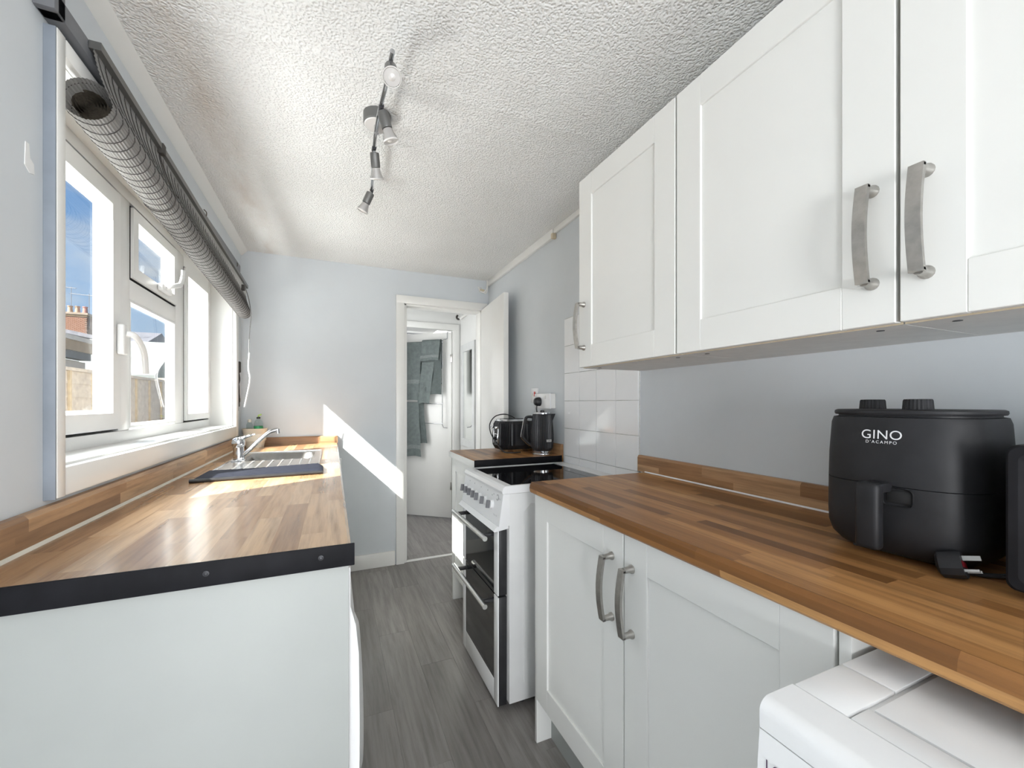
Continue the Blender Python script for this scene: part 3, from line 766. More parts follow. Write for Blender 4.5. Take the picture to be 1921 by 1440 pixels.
# mixer tap
tx, ty = -.405, 2.30
tp = thing('mixer_tap', 'chrome single-lever mixer tap leaning its long spout over the bowl', 'tap', (tx, ty, WT+.004))
obj('base', box(BM(), (tx-.028, ty-.030, WT+.004), (tx+.028, ty+.030, WT+.011), .003), 'chrome', tp)
bm = BM(); lathe(bm, [(.024, 0), (.024, .030), (.0225, .034), (.0225, .060), (.027, .066), (.028, .082), (.024, .096), (.014, .104), (0, .106)], (tx, ty, WT+.010), (-.02, -.02, 1), 24); obj('body', bm, 'chrome', tp)
obj('lever', tube(BM(), smooth_path([(tx-.004, ty, WT+.104), (tx+.012, ty-.004, WT+.110), (tx+.040, ty-.010, WT+.120), (tx+.068, ty-.016, WT+.128)]), .008, 10, flat=(.010, .0065), rs=[1.9]*3+[1.6]*4+[1.2]*4+[.9]*4+[.6]*4), 'chrome', tp)
obj('spout', tube(BM(), smooth_path([(tx+.010, ty-.006, WT+.024), (tx+.040, ty-.010, WT+.052), (tx+.085, ty-.004, WT+.100), (tx+.120, ty+.004, WT+.132), (tx+.140, ty+.008, WT+.142), (tx+.160, ty+.012, WT+.146)]), .0095, 12), 'chrome', tp)
obj('aerator', cyl(BM(), (tx+.158, ty+.012, WT+.150), (tx+.160, ty+.012, WT+.128), .009, 12), 'chrome', tp)

# draining mat in front of the sink
mt = thing('drying_mat', 'dark padded drying mat lying across the worktop in front of the tap', 'mat', (-.245, 1.86, WT))
bm = BM(); nx, ny = 40, 8; rows = []
def mat_top(u, w):
    z = WT + .012 + .012*max(0, u-.25)**1.2
    ed = min(1, min(u, 1-u)/.02, min(w, 1-w)/.07); return z - .006*(1-ed)**2
def mxy(u, w):
    yf = 1.742 + .028*u; yb = 1.985 - .02*u
    cut = .035*(max(0, w-.45)/.55)**2
    xx = -.452 + (.418-cut*.6)*u; return xx, yf + (yb-yf)*w
top = [[bm.verts.new((*mxy(i/nx, j/ny), mat_top(i/nx, j/ny) + (.0006 if i % 2 else 0))) for j in range(ny+1)] for i in range(nx+1)]
bot = [[bm.verts.new((*mxy(i/nx, j/ny), WT+.0005)) for j in range(ny+1)] for i in range(nx+1)]
for i in range(nx):
    for j in range(ny):
        bm.faces.new((top[i][j], top[i+1][j], top[i+1][j+1], top[i][j+1])); bm.faces.new((bot[i][j], bot[i][j+1], bot[i+1][j+1], bot[i+1][j]))
for i in range(nx):
    bm.faces.new((top[i][0], bot[i][0], bot[i+1][0], top[i+1][0])); bm.faces.new((top[i][ny], top[i+1][ny], bot[i+1][ny], bot[i][ny]))
for j in range(ny):
    bm.faces.new((top[0][j], top[0][j+1], bot[0][j+1], bot[0][j])); bm.faces.new((top[nx][j], bot[nx][j], bot[nx][j+1], top[nx][j+1]))
obj('pad', bm, 'mat_black', mt, 50)
ep = [(*mxy(i/nx, 0), WT+.007) for i in range(0, nx+1, 2)]
obj('edge_binding', tube(BM(), ep, .0068, 8), 'black_plastic', mt)

# sink caddy pot with bottles in the corner
px, py = -.447, 3.03
pt = thing('caddy_pot', 'cream tapered pot in the corner behind the tap', 'pot', (px, py, WT))
bm = BM()
def sq(bm, prof, cx, cy, n=24, p=4):
    ls = []
    for r, z in prof:
        ls.append([bm.verts.new((cx + r*math.copysign(abs(math.cos(t))**(2/p), math.cos(t)), cy + r*math.copysign(abs(math.sin(t))**(2/p), math.sin(t)), z)) for t in [2*math.pi*(k+.5)/n for k in range(n)]])
    for a, b in zip(ls, ls[1:]):
        for k in range(n): bm.faces.new((a[k], a[(k+1) % n], b[(k+1) % n], b[k]))
    bm.faces.new(ls[0][::-1]); bm.faces.new(ls[-1]); return bm
sq(bm, [(.046, WT), (.048, WT+.01), (.066, WT+.115), (.068, WT+.118), (.063, WT+.118), (.058, WT+.04), (.03, WT+.035)], px, py)
obj('pot', bm, 'pot_cream', pt, 50)
bt = thing('washing_up_bottle', 'clear bottle with a green label and lime top standing in the cream pot', 'bottle', (px+.018, py, WT+.04))
obj('bottle', lathe(BM(), [(.024, 0), (.026, .01), (.026, .105), (.020, .125), (.010, .135), (.009, .140)], (px+.018, py, WT+.04), (0, 0, 1), 20), 'clear_plastic', bt)
obj('label', lathe(BM(), [(.0265, .055), (.0265, .092)], (px+.018, py, WT+.04), (0, 0, 1), 20, False), 'green_label', bt)
obj('cap', lathe(BM(), [(.011, .138), (.011, .147), (.006, .150)], (px+.018, py, WT+.04), (0, 0, 1), 14), 'black_plastic', bt)
obj('nozzle', tube(BM(), [(px+.018, py, WT+.19), (px+.018, py, WT+.198), (px+.034, py-.004, WT+.205)], .005, 8), 'lime_cap', bt)
bt = thing('small_bottle', 'small clear bottle leaning beside the green-labelled one in the cream pot', 'bottle', (px-.030, py, WT+.04))
obj('bottle', lathe(BM(), [(.016, 0), (.018, .01), (.018, .100), (.010, .118)], (px-.030, py, WT+.04), (0, 0, 1), 16), 'clear_plastic', bt)
obj('cap', lathe(BM(), [(.011, .116), (.011, .132), (.008, .135)], (px-.030, py, WT+.04), (0, 0, 1), 12), 'pot_cream', bt)

# ------------------------------------------------------------------ right: tiles behind the cooker
tx0 = XR
tb = BM(); box(tb, (XR-.004, 1.345, .76), (XR+.001, 1.936, 1.655)); obj('tile_bed', tb, 'grout', wall_r, 0)
bm = BM(); box(bm, (-.0055, -.0729, -.0729), (0, .0729, .0729), .0009, 1); proto = obj('tile', bm, 'tile_glaze', wall_r, 40)
first = True; cy = [1.4215+.1475*k for k in range(4)]; cz = [.8395+.1475*k for k in range(6)]
for y in cy:
    for z in cz:
        t = proto if first else copy_of(proto, wall_r); first = False
        t.location = (XR-.0035, y, z)

# ------------------------------------------------------------------ right wall units
XU = .855
zc0, zc1 = 1.327, 2.030
units = ((.8475, 1.327, 'far', 'cream wall unit at the far end, above the cooker side of the worktop'),
         (.3685, .8465, 'near', 'cream wall unit in the middle, its handle at the near edge'),
         (-.110, .3675, 'far', 'cream wall unit nearest the camera, cut by the right edge'))
for ya, yb, hs, lab in units:
    u = thing('wall_cabinet', lab, 'wall cabinet', (1.0, (ya+yb)/2, zc0), 0, 'row of cream wall units')
    bm = BM(); box(bm, (XU+.0225, ya+.0008, zc0+.016), (XR-.001, yb-.0008, zc1)); obj('carcass', bm, 'cabinet_carcass', u, 0)
    bxo('bottom_panel', (XU+.0225, ya+.0008, zc0+.001), (XR-.001, yb-.0008, zc0+.0158), 'underside', u)
    bxo('front_edge', (XU+.0208, ya+.0008, zc0+.001), (XU+.0224, yb-.0008, zc1-.002), 'carcass_edge', u)
    d_ = shaker(u, ya+.0025, yb-.0025, zc0+.003, zc1, XU, -1, .0785)
    hy = yb-.036 if hs == 'far' else ya+.034
    nickel_handle(d_, (XU, hy, 1.398), .166, (-1, 0, 0))
    for yy in (ya+.05, yb-.05): obj('fixing_cap', lathe(BM(), [(.006, 0), (.006, .001), (0, .0012)], (XU+.06, yy, zc0+.001), (0, 0, -1), 10), 'screw_grey', u)

# ------------------------------------------------------------------ right worktop and base unit
rw = thing('long_worktop', 'brown stave wood-effect worktop under the wall units, carrying the black fryer', 'worktop', (.9, .4, .88))
RX = .634
nose = [(XR-.001, .882), (RX+.006, .882), (RX+.001, .887), (RX-.001, .900), (RX+.001, .912), (RX+.008, WT), (XR-.001, WT)]
bm = BM(); prism(bm, nose, -.9, 1.297, 'y'); obj('slab', bm, 'wood_top_right', rw, 20)
bm = BM(); prism(bm, [(XR-.0005, WT-.001), (XR-.019, WT-.001), (XR-.019, .976), (XR-.013, .984), (XR-.0005, .984)], -.9, 1.340, 'y'); obj('upstand', bm, 'wood_upstand_r', rw)
bm = BM(); prism(bm, [(XR-.019, WT), (XR-.0225, WT), (XR-.019, WT+.004)], -.9, 1.297, 'y'); obj('sealant', bm, 'cord_white', rw)
bc = thing('base_cabinet', 'cream double-door base unit below the brown worktop', 'cabinet', (.9, .82, 0))
XD = .655
bxo('side_panel', (XD+.004, 1.292, 0), (XR-.002, 1.306, .8815), 'cabinet', bc, .001)
bxo('side_panel', (XD+.004, .334, 0), (XR-.002, .350, .8815), 'cabinet', bc, .001)
bxo('carcass', (XD+.0215, .3505, .15), (XR-.002, 1.2915, .8815), 'cabinet_carcass', bc)
bxo('front_edge', (XD+.0198, .3505, .16), (XD+.0214, 1.2915, .880), 'carcass_edge', bc)
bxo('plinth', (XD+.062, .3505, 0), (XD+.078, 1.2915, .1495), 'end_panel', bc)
dA = shaker(bc, .8185, 1.2895, .160, .8785, XD, -1, .079)
dB = shaker(bc, .3535, .8135, .160, .8785, XD, -1, .079)
nickel_handle(dA, (XD, .862, .648), .162, (-1, 0, 0)); nickel_handle(dB, (XD, .785, .642), .162, (-1, 0, 0))

# dryer / washing machine in the near right corner
lg = thing('washing_machine', 'white washing machine pushed partly under the brown worktop at bottom right', 'washing machine', (.75, .04, 0))
GX0, GX1, GY0, GY1, GT = .460, 1.10, -.265, .327, .850
bm = BM(); prism(bm, [(GX0+.006, .02), (GX1, .02), (GX1, .8145), (GX0+.0005, .8145), (GX0-.003, .78), (GX0-.005, .70)], GY0, GY1, 'y'); obj('body', bm, 'white_enamel', lg, 30)
arc = [(GX0+.016*(1-math.sin(a_)), GT-.016+.016*math.cos(a_)) for a_ in [math.pi/2*k/6 for k in range(7)]]
bm = BM(); prism(bm, [(GX0+.0005, .816), (GX1, .816), (GX1, GT-.006), (GX0+.0615, GT-.006), (GX0+.0605, GT)] + arc, GY0, GY1, 'y'); obj('top_front', bm, 'white_enamel', lg, 50)
bm = BM(); box(bm, (GX0+.0625, GY1-.058, GT-.006), (GX0+.160, GY1, GT), .0025); obj('top_rim', bm, 'white_enamel', lg)
bm = BM(); box(bm, (GX0+.1612, GY1-.058, GT-.006), (GX1, GY1, GT), .0025); obj('top_rim', bm, 'white_enamel', lg)
bm = BM(); box(bm, (GX0+.0625, GY0, GT-.006), (GX1, GY0+.058, GT), .0025); obj('top_rim', bm, 'white_enamel', lg)
bm = BM(); box(bm, (GX0+.0625, GY0+.06, GT-.006), (GX0+.098, GY1-.060, GT), .0025); obj('top_rim', bm, 'white_enamel', lg)
bm = BM(); box(bm, (GX0+.102, GY0+.062, GT-.006), (GX1-.01, GY1-.064, GT-.001), .001); obj('lid', bm, 'white_enamel', lg)
bm = BM(); lathe(bm, [(.17, 0), (.17, .015), (.14, .03), (0, .02)], (GX0+.006, .03, .42), (-1, 0, 0), 36); obj('door', bm, 'grey_enamel', lg)
for fx in (GX0+.06, GX1-.06):
    for fy in (GY0+.06, GY1-.06): obj('foot', cyl(BM(), (fx, fy, 0), (fx, fy, .021), .018, 12), 'black_plastic', lg)
bm = text_bm('LOGIK', .0155, 0, 1.1, 'LEFT')
bm.transform(Matrix(((0, 0, -1, GX0-.0037), (-1, 0, 0, .3175), (0, 1, 0, .777), (0, 0, 0, 1))))
obj('lettering', bm, 'letter_purple', lg, 0)

# ------------------------------------------------------------------ cooker
ck = thing('cooker', 'white freestanding electric cooker with black glass hob and two ovens', 'cooker', (.88, 1.7, 0))
CX, CY0, CY1, CT = .600, 1.462, 1.952, .876
bxo('body', (.628, CY0+.002, .03), (XR-.035, CY1-.002, .845), 'grey_enamel', ck, .002)
bm = BM(); prism(bm, [(.690, .10), (.72, .07), (1.05, .07), (1.05, .80), (.72, .80), (.690, .77)], CY0-.001, CY0+.006, 'y'); obj('side_pressing', bm, 'grey_enamel', ck)
# worktop rim with the hob glass sunk in
bm = BM()
prism(bm, [(CX-.001, .846), (XR-.012, .846), (XR-.012, CT), (CX+.012, CT), (CX+.002, CT-.006), (CX-.003, CT-.02)], CY0, CY0+.014, 'y')
prism(bm, [(CX-.001, .846), (XR-.012, .846), (XR-.012, CT), (CX+.012, CT), (CX+.002, CT-.006), (CX-.003, CT-.02)], CY1-.014, CY1, 'y')
prism(bm, [(CX-.001, .846), (CX+.040, .846), (CX+.040, CT), (CX+.012, CT), (CX+.002, CT-.006), (CX-.003, CT-.02)], CY0+.014, CY1-.014, 'y')
box(bm, (XR-.075, CY0+.014, .846), (XR-.012, CY1-.014, CT))
obj('hob_rim', bm, 'white_enamel', ck, 30)
bxo('hob_glass', (CX+.040, CY0+.014, .862), (XR-.075, CY1-.014, CT-.003), 'hob_glass', ck)
# control panel, leaning out at its foot
bm = BM(); prism(bm, [(CX+.002, .845), (.629, .845), (.629, .722), (CX-.016, .722)], CY0+.001, CY1-.001, 'y'); cp = obj('control_panel', bm, 'white_enamel', ck, 20)
bm = BM(); prism(bm, [(CX-.018, .7215), (.628, .7215), (.628, .708), (CX-.030, .700), (CX-.034, .704)], CY0+.012, CY1-.001, 'y'); obj('panel_lip', bm, 'white_enamel', ck, 20)
pn = Vector((-.123, 0, .018)).normalized(); pu = Vector((.018, 0, .123)).normalized()
def on_panel(y, z): return Vector((CX+.002 - (.845-z)*.018/.123, y, z))
ks = [1.560, 1.637, 1.709, 1.762, 1.815, 1.868, 1.918]
for y in ks:
    p = on_panel(y, .787)
    k_ = obj('knob', lathe(BM(), [(.0185, 0), (.0185, .003), (.0165, .004), (.0165, .012)], p, pn, 20), 'white_enamel', cp)
    b2 = BM(); q = p + pn*.010
    vs = []
    for hgt, hw in ((.0, .0058), (.016, .0038)):
        for du, dw in ((-.0155, -hw), (.0155, -hw), (.0155, hw), (-.0155, hw)): vs.append(b2.verts.new(q + pn*hgt + pu*du + Vector((0, 1, 0))*dw))
    for f in ((0, 1, 2, 3), (4, 7, 6, 5), (0, 4, 5, 1), (1, 5, 6, 2), (2, 6, 7, 3), (3, 7, 4, 0)): b2.faces.new([vs[t] for t in f])
    obj('grip', b2, 'knob_grey', k_)
# printed marks and the crescent emblem on the panel
for (y, z) in ((1.628, .831), (1.556, .829), (1.572, .822), (1.71, .829), (1.80, .829), (1.87, .829)):
    p = on_panel(y, z); obj('indicator', lathe(BM(), [(.003, 0), (.003, .001), (0, .0012)], p, pn, 10), 'letter_grey', cp)
b2 = BM(); pts = [on_panel(1.512 + .010*math.cos(a), .824 + .011*math.sin(a)) + pn*.0008 for a in [math.radians(30+24*k) for k in range(13)]]
tube(b2, pts, .0013, 5); obj('emblem', b2, 'letter_grey', cp)
def panel_text(t, size, y, z, mat='letter_grey'):
    bm = text_bm(t, size, 0, 1, 'LEFT')
    Mx = Matrix.Identity(4); o_ = on_panel(y, z) + pn*.0008
    for r_ in range(3): Mx[r_][0] = (0, -1, 0)[r_]; Mx[r_][1] = pu[r_]; Mx[r_][2] = pn[r_]; Mx[r_][3] = o_[r_]
    bm.transform(Mx); return obj('lettering', bm, mat, cp, 0)
panel_text('flavel', .010, 1.500, .819)
panel_text('Milano E50', .009, 1.535, .752)
# oven doors
def oven(z0, z1, top_bar, bottom_bar, ya=CY0+.022, yb=CY1-.004):
    d_ = bxo('oven_door', (CX-.008, ya, z0), (.626, yb, z1), 'black_plastic', ck, .002)
    xf = CX-.0125
    bxo('side_strip', (xf, ya, z0), (CX-.0075, ya+.042, z1), 'white_enamel', d_, .001)
    bxo('side_strip', (xf, yb-.042, z0), (CX-.0075, yb, z1), 'white_enamel', d_, .001)
    if bottom_bar: bxo('bottom_strip', (xf, ya+.042, z0), (CX-.0075, yb-.042, z0+bottom_bar), 'white_enamel', d_, .001)
    bxo('glass', (xf+.0012, ya+.0425, z0+bottom_bar+.0005), (CX-.0075, yb-.0425, z1), 'oven_glass', d_)
    hz = z1 - .028
    h_ = obj('handle', cyl(BM(), (CX-.062, ya+.008, hz), (CX-.062, yb-.005, hz), .0098, 18), 'steel', d_)
    for yy in (ya+.055, yb-.060): obj('bracket', box(BM(), (CX-.060, yy-.010, hz-.007), (CX-.010, yy+.010, hz+.007), .003), 'black_plastic', h_)
    return d_
oven(.447, .702, 0, 0); oven(.018, .440, 0, .085)
for fx in (.70, 1.05):
    for fy in (CY0+.05, CY1-.05): obj('foot', cyl(BM(), (fx, fy, 0), (fx, fy, .031), .016, 12), 'black_plastic', ck)

# ------------------------------------------------------------------ far worktop and unit beyond the cooker
FZT = .908
fw = thing('short_worktop', 'short piece of wood-effect worktop with black end strip holding kettle and toaster', 'worktop', (.9, 2.2, .87))
nose = [(XR-.001, FZT-.038), (.660, FZT-.038), (.656, FZT-.034), (.6545, FZT-.019), (.656, FZT-.006), (.662, FZT), (XR-.001, FZT)]
FY0, FY1 = 1.962, 2.46
bm = BM(); prism(bm, nose, FY0, FY1, 'y'); obj('slab', bm, 'wood_top_right', fw, 20)
bxo('front_strip', (.6525, FY0, FZT-.037), (.6548, FY1, FZT-.004), 'white_gloss', fw)
bxo('end_strip', (.650, FY0-.0035, FZT-.040), (XR-.010, FY0, FZT+.002), 'black_trim', fw, .001)
bm = BM(); prism(bm, [(XR-.0005, FZT-.001), (XR-.019, FZT-.001), (XR-.019, .962), (XR-.013, .970), (XR-.0005, .970)], FY0, FY1, 'y'); obj('upstand', bm, 'wood_upstand_r', fw)
fc = thing('base_cabinet', 'narrow cream base unit beyond the cooker, under kettle and toaster', 'cabinet', (.9, 2.2, 0))
bxo('carcass', (.6915, FY0+.018, .16), (XR-.002, FY1-.018, .869), 'cabinet_carcass', fc)
bxo('side_panel', (.674, FY1-.0175, 0), (XR-.002, FY1-.002, .869), 'cabinet', fc, .001)
bxo('side_panel', (.674, FY0+.002, 0), (XR-.002, FY0+.0175, .869), 'cabinet', fc, .001)
bxo('plinth', (.735, FY0+.018, 0), (.750, FY1-.018, .1595), 'cabinet', fc)
shaker(fc, FY0+.004, FY1-.004, .165, .866, .671, -1, .075)

# kettle
kx, ky = 1.080, 2.050
kt = thing('kettle', 'black ribbed jug kettle with chrome handle and base', 'kettle', (kx, ky, FZT))
def ribbed(bm, prof, cx, cy, z0, n=76, rib=.0017):
    ls = []
    for r, h, rb in prof:
        ls.append([bm.verts.new((cx+(r+(rib*rb if k % 2 else -rib*rb))*math.cos(2*math.pi*k/n), cy+(r+(rib*rb if k % 2 else -rib*rb))*math.sin(2*math.pi*k/n), z0+h)) for k in range(n)])
    for a, b in zip(ls, ls[1:]):
        for k in range(n): bm.faces.new((a[k], a[(k+1) % n], b[(k+1) % n], b[k]))
    bm.faces.new(ls[0][::-1]); bm.faces.new(ls[-1]); return bm
obj('power_base', lathe(BM(), [(.055, 0), (.056, .004), (.055, .010), (.050, .012)], (kx, ky, FZT), (0, 0, 1), 32), 'chrome', kt)
obj('base_ring', lathe(BM(), [(.052, .012), (.053, .024), (.051, .026)], (kx, ky, FZT), (0, 0, 1), 32), 'chrome', kt)
obj('jug', ribbed(BM(), [(.052, .026, 0), (.0585, .040, 1), (.0625, .085, 1), (.0620, .120, 1), (.058, .175, 1), (.0535, .222, 1), (.0525, .228, 0), (.046, .230, 0)], kx, ky, FZT), 'black_plastic', kt, 0)
obj('lid', lathe(BM(), [(.0505, .2285), (.0505, .234), (.046, .238), (.020, .240), (0, .240)], (kx, ky, FZT), (0, 0, 1), 32), 'chrome', kt)
obj('lid_knob', lathe(BM(), [(.012, .239), (.012, .246), (.008, .248), (0, .248)], (kx, ky, FZT), (0, 0, 1), 16), 'black_plastic', kt)
lf = Vector((-.9165, .40, 0))   # to the left as seen
hp = lambda a, z: Vector((kx, ky, FZT)) + lf*a + Vector((0, 0, z))
obj('handle', tube(BM(), smooth_path([hp(.046, .208), hp(.075, .212), hp(.092, .204), hp(.104, .150), hp(.110, .105), hp(.098, .085), hp(.075, .062), hp(.058, .052)], 5), .009, 10, flat=(.011, .009)), 'black_plastic', kt)
obj('handle_trim', tube(BM(), smooth_path([hp(.064, .220), hp(.090, .216), hp(.102, .200), hp(.112, .150), hp(.119, .104), hp(.108, .083), hp(.085, .062), hp(.066, .048)], 5), .006, 8, flat=(.009, .0035)), 'chrome', kt)
rt = Vector((.9165, -.40, 0)); sp = lambda a, z, w: Vector((kx, ky, FZT+z)) + rt*a + Vector((.40, .9165, 0))*w
bm = BM(); v_ = [bm.verts.new(p) for p in (sp(.050, .229, -.020), sp(.050, .229, .020), sp(.074, .229, 0), sp(.052, .185, -.012), sp(.052, .185, .012), sp(.055, .180, 0))]
for f in ((0, 2, 1), (0, 3, 5, 2), (1, 2, 5, 4), (0, 1, 4, 3), (3, 4, 5)): bm.faces.new([v_[t] for t in f])
obj('spout', bm, 'black_plastic', kt, 0)
# badge facing the aisle
fd = Vector((-.18, -.98, 0)).normalized(); fs = Vector((.98, -.18, 0)).normalized(); bo = Vector((kx, ky, FZT+.082)) + fd*.0632
bm = BM(); vs = [bo + fs*a + Vector((0, 0, b)) + fd*c_ for c_ in (-.003, .0015) for a, b in ((.006, -.0065), (.036, -.0065), (.036, .0065), (.006, .0065))]
vs = [bm.verts.new(p - fd*(.0007 if p is None else 0) - fd*((max(0, (p-bo).dot(fs)-.0)**2)*7)) for p in vs]
for f in ((0, 1, 2, 3), (4, 7, 6, 5), (0, 4, 5, 1), (1, 5, 6, 2), (2, 6, 7, 3), (3, 7, 4, 0)): bm.faces.new([vs[t] for t in f])
bd = obj('badge', bm, 'satin_white', kt, 0)
bm = text_bm('Breville', .0075, 0, 1, 'CENTER'); Mx = Matrix.Identity(4); o_ = bo + fs*.021 + fd*.0018 - Vector((0, 0, .0022)) - fd*.0025
dirx = (fs - fd*.30).normalized()
for r_ in range(3): Mx[r_][0] = dirx[r_]; Mx[r_][1] = (0, 0, 1)[r_]; Mx[r_][2] = fd[r_]; Mx[r_][3] = o_[r_]
bm.transform(Mx); obj('lettering', bm, 'black_trim', bd, 0)

# toaster
tq = thing('toaster', 'black ribbed toaster with chrome base beside the kettle', 'toaster', (1.01, 2.29, FZT))
def superloop(cx, cy, a, b, p, n, z, rib=0):
    out = []
    for k in range(n):
        t = 2*math.pi*(k+.5)/n; c_, s_ = math.cos(t), math.sin(t); rr = rib*(1 if k % 2 else -1)
        out.append((cx+(a+rr)*math.copysign(abs(c_)**(2/p), c_), cy+(b+rr)*math.copysign(abs(s_)**(2/p), s_), z))
    return out
def loft(bm, loops):
    ls = [[bm.verts.new(p) for p in l_] for l_ in loops]; n = len(ls[0])
    for a, b in zip(ls, ls[1:]):
        for k in range(n): bm.faces.new((a[k], a[(k+1) % n], b[(k+1) % n], b[k]))
    bm.faces.new(ls[0][::-1]); bm.faces.new(ls[-1]); return bm
qx, qy, qa, qb = 1.012, 2.290, .118, .090
bm = BM(); loft(bm, [superloop(qx, qy, qa-.016, qb-.016, 5, 40, FZT+.001), superloop(qx, qy, qa-.012, qb-.012, 5, 40, FZT+.016)]); obj('base', bm, 'chrome', tq, 40)
bm = BM(); loft(bm, [superloop(qx, qy, qa-.012, qb-.012, 5, 100, FZT+.016, .0008), superloop(qx, qy, qa-.001, qb-.001, 5, 100, FZT+.040, .0020), superloop(qx, qy, qa, qb, 5, 100, FZT+.090, .0020), superloop(qx, qy, qa-.006, qb-.005, 5, 100, FZT+.165, .0020), superloop(qx, qy, qa-.014, qb-.013, 5, 100, FZT+.182, .0006)]); obj('body', bm, 'black_plastic', tq, 0)
bm = BM(); loft(bm, [superloop(qx, qy, qa-.014, qb-.013, 5, 48, FZT+.182), superloop(qx, qy, qa-.017, qb-.016, 5, 48, FZT+.190), superloop(qx, qy, qa-.024, qb-.023, 5, 48, FZT+.193)]); obj('top_plate', bm, 'chrome', tq, 40)
for dy in (-.028, .028): obj('slot', box(BM(), (qx-.075, qy+dy-.012, FZT+.1925), (qx+.075, qy+dy+.012, FZT+.1945)), 'black_trim', tq)
xe = qx-qa
for dy in (-.040, .030):
    obj('lever_track', box(BM(), (xe-.0035, qy+dy-.004, FZT+.050), (xe+.006, qy+dy+.004, FZT+.150), .0015), 'chrome', tq)
    obj('lever', box(BM(), (xe-.020, qy+dy-.014, FZT+.138), (xe-.002, qy+dy+.014, FZT+.152), .004), 'chrome', tq)
cpn = obj('control_panel', box(BM(), (xe-.0030, qy-.030, FZT+.062), (xe+.006, qy+.020, FZT+.108), .003), 'chrome', tq)
obj('panel_face', box(BM(), (xe-.0042, qy-.026, FZT+.066), (xe-.002, qy+.016, FZT+.104), .001), 'black_plastic', cpn)
obj('dial', lathe(BM(), [(.010, 0), (.010, .008), (0, .009)], (xe-.004, qy-.005, FZT+.078), (-1, 0, 0), 16), 'black_trim', cpn)
cbp = smooth_path([(1.10, 2.395, FZT+.17), (1.02, 2.40, FZT+.215), (.93, 2.375, FZT+.210), (.872, 2.33, FZT+.165), (.866, 2.30, FZT+.11), (.885, 2.255, FZT+.055), (.905, 2.205, FZT+.012), (.925, 2.170, FZT+.004), (1.0, 2.165, FZT+.004)], 8)
obj('power_cord', tube(BM(), cbp, .0035, 8), 'black_plastic', tq)

# socket, plug and switch on the wall
so = thing('wall_socket', 'white double wall socket above the kettle', 'socket', (XR, 2.15, 1.2))
bxo('back_box', (XR-.032, 2.045, 1.166), (XR, 2.235, 1.250), 'pipe_white', so, .004)
bxo('face_plate', (XR-.040, 2.043, 1.164), (XR-.032, 2.237, 1.252), 'white_enamel', so, .003)
for yy in (2.095, 2.19): obj('rocker', box(BM(), (XR-.043, yy-.006, 1.222), (XR-.040, yy+.006, 1.240), .001), 'pipe_white', so)
pl = thing('black_plug', 'black plug pushed into the wall socket above the kettle', 'plug', (XR-.05, 2.16, 1.2))
bm = BM(); loft(bm, [[(XR-.041-h*1.0, 2.165+w*math.cos(t*math.pi/8), 1.205+v_*math.sin(t*math.pi/8)) for t in range(16)] for h, w, v_ in ((0, .024, .026), (.022, .023, .025), (.034, .016, .018), (.036, .008, .009))]); obj('plug_body', bm, 'black_plastic', pl, 50)
obj('cord', tube(BM(), smooth_path([(XR-.060, 2.165, 1.185), (XR-.062, 2.162, 1.15), (XR-.040, 2.150, 1.08), (XR-.028, 2.135, 1.0), (XR-.03, 2.12, FZT+.006), (XR-.055, 2.10, FZT+.005)]), .004, 8), 'black_plastic', pl)
sw = thing('cooker_switch', 'white cooker switch with a red rocker beside the socket', 'switch', (XR, 2.3, 1.25))
bxo('face_plate', (XR-.012, 2.255, 1.200), (XR, 2.345, 1.290), 'white_enamel', sw, .003)
bxo('rocker', (XR-.018, 2.278, 1.238), (XR-.012, 2.292, 1.268), 'red_neon', sw, .002)
bxo('neon', (XR-.015, 2.312, 1.245), (XR-.012, 2.326, 1.258), 'pipe_white', sw, .001)

# ------------------------------------------------------------------ air fryer
fx_, fy_ = 1.000, .405
af = thing('air_fryer', 'matt black air fryer with two dials on top, on the brown worktop', 'air fryer', (fx_, fy_, WT))
pz = 3.0
def fl(r, z, rib=0, n=72, dx=0): return superloop(fx_+dx, fy_, r, r*1.0, pz, n, z, rib)
bm = BM(); loft(bm, [fl(.080, WT+.006), fl(.098, WT+.012), fl(.110, WT+.026), fl(.1155, WT+.045), fl(.1165, WT+.07), fl(.1160, WT+.1320)])
obj('drawer', bm, 'black_soft', af, 30)
bm = BM(); loft(bm, [fl(.1145, WT+.1322), fl(.1160, WT+.1335), fl(.1150, WT+.18), fl(.1115, WT+.240), fl(.1085, WT+.2505), fl(.104, WT+.2515)])
obj('upper_body', bm, 'black_soft', af, 30)
bm = BM(); loft(bm, [fl(.1015, WT+.2515), fl(.1015, WT+.2545), fl(.1060, WT+.2550), fl(.1075, WT+.2580), fl(.1070, WT+.2625), fl(.1035, WT+.2645), fl(.06, WT+.2650)])
obj('lid', bm, 'black_soft', af, 30)
for dx, dy in ((-.020, .056), (-.058, -.028)):
    n = 48; ls = []
    bm = BM()
    for r, h in ((.0205, 0), (.0200, .003), (.0190, .0165), (.0178, .0190), (.010, .0193)):
        ls.append([(fx_+dx+(r+(.0004 if k % 2 else -.0004))*math.cos(2*math.pi*k/n), fy_+dy+(r+(.0004 if k % 2 else -.0004))*math.sin(2*math.pi*k/n), WT+.2640+h) for k in range(n)])
    loft(bm, ls); obj('dial', bm, 'black_soft', af, 25)
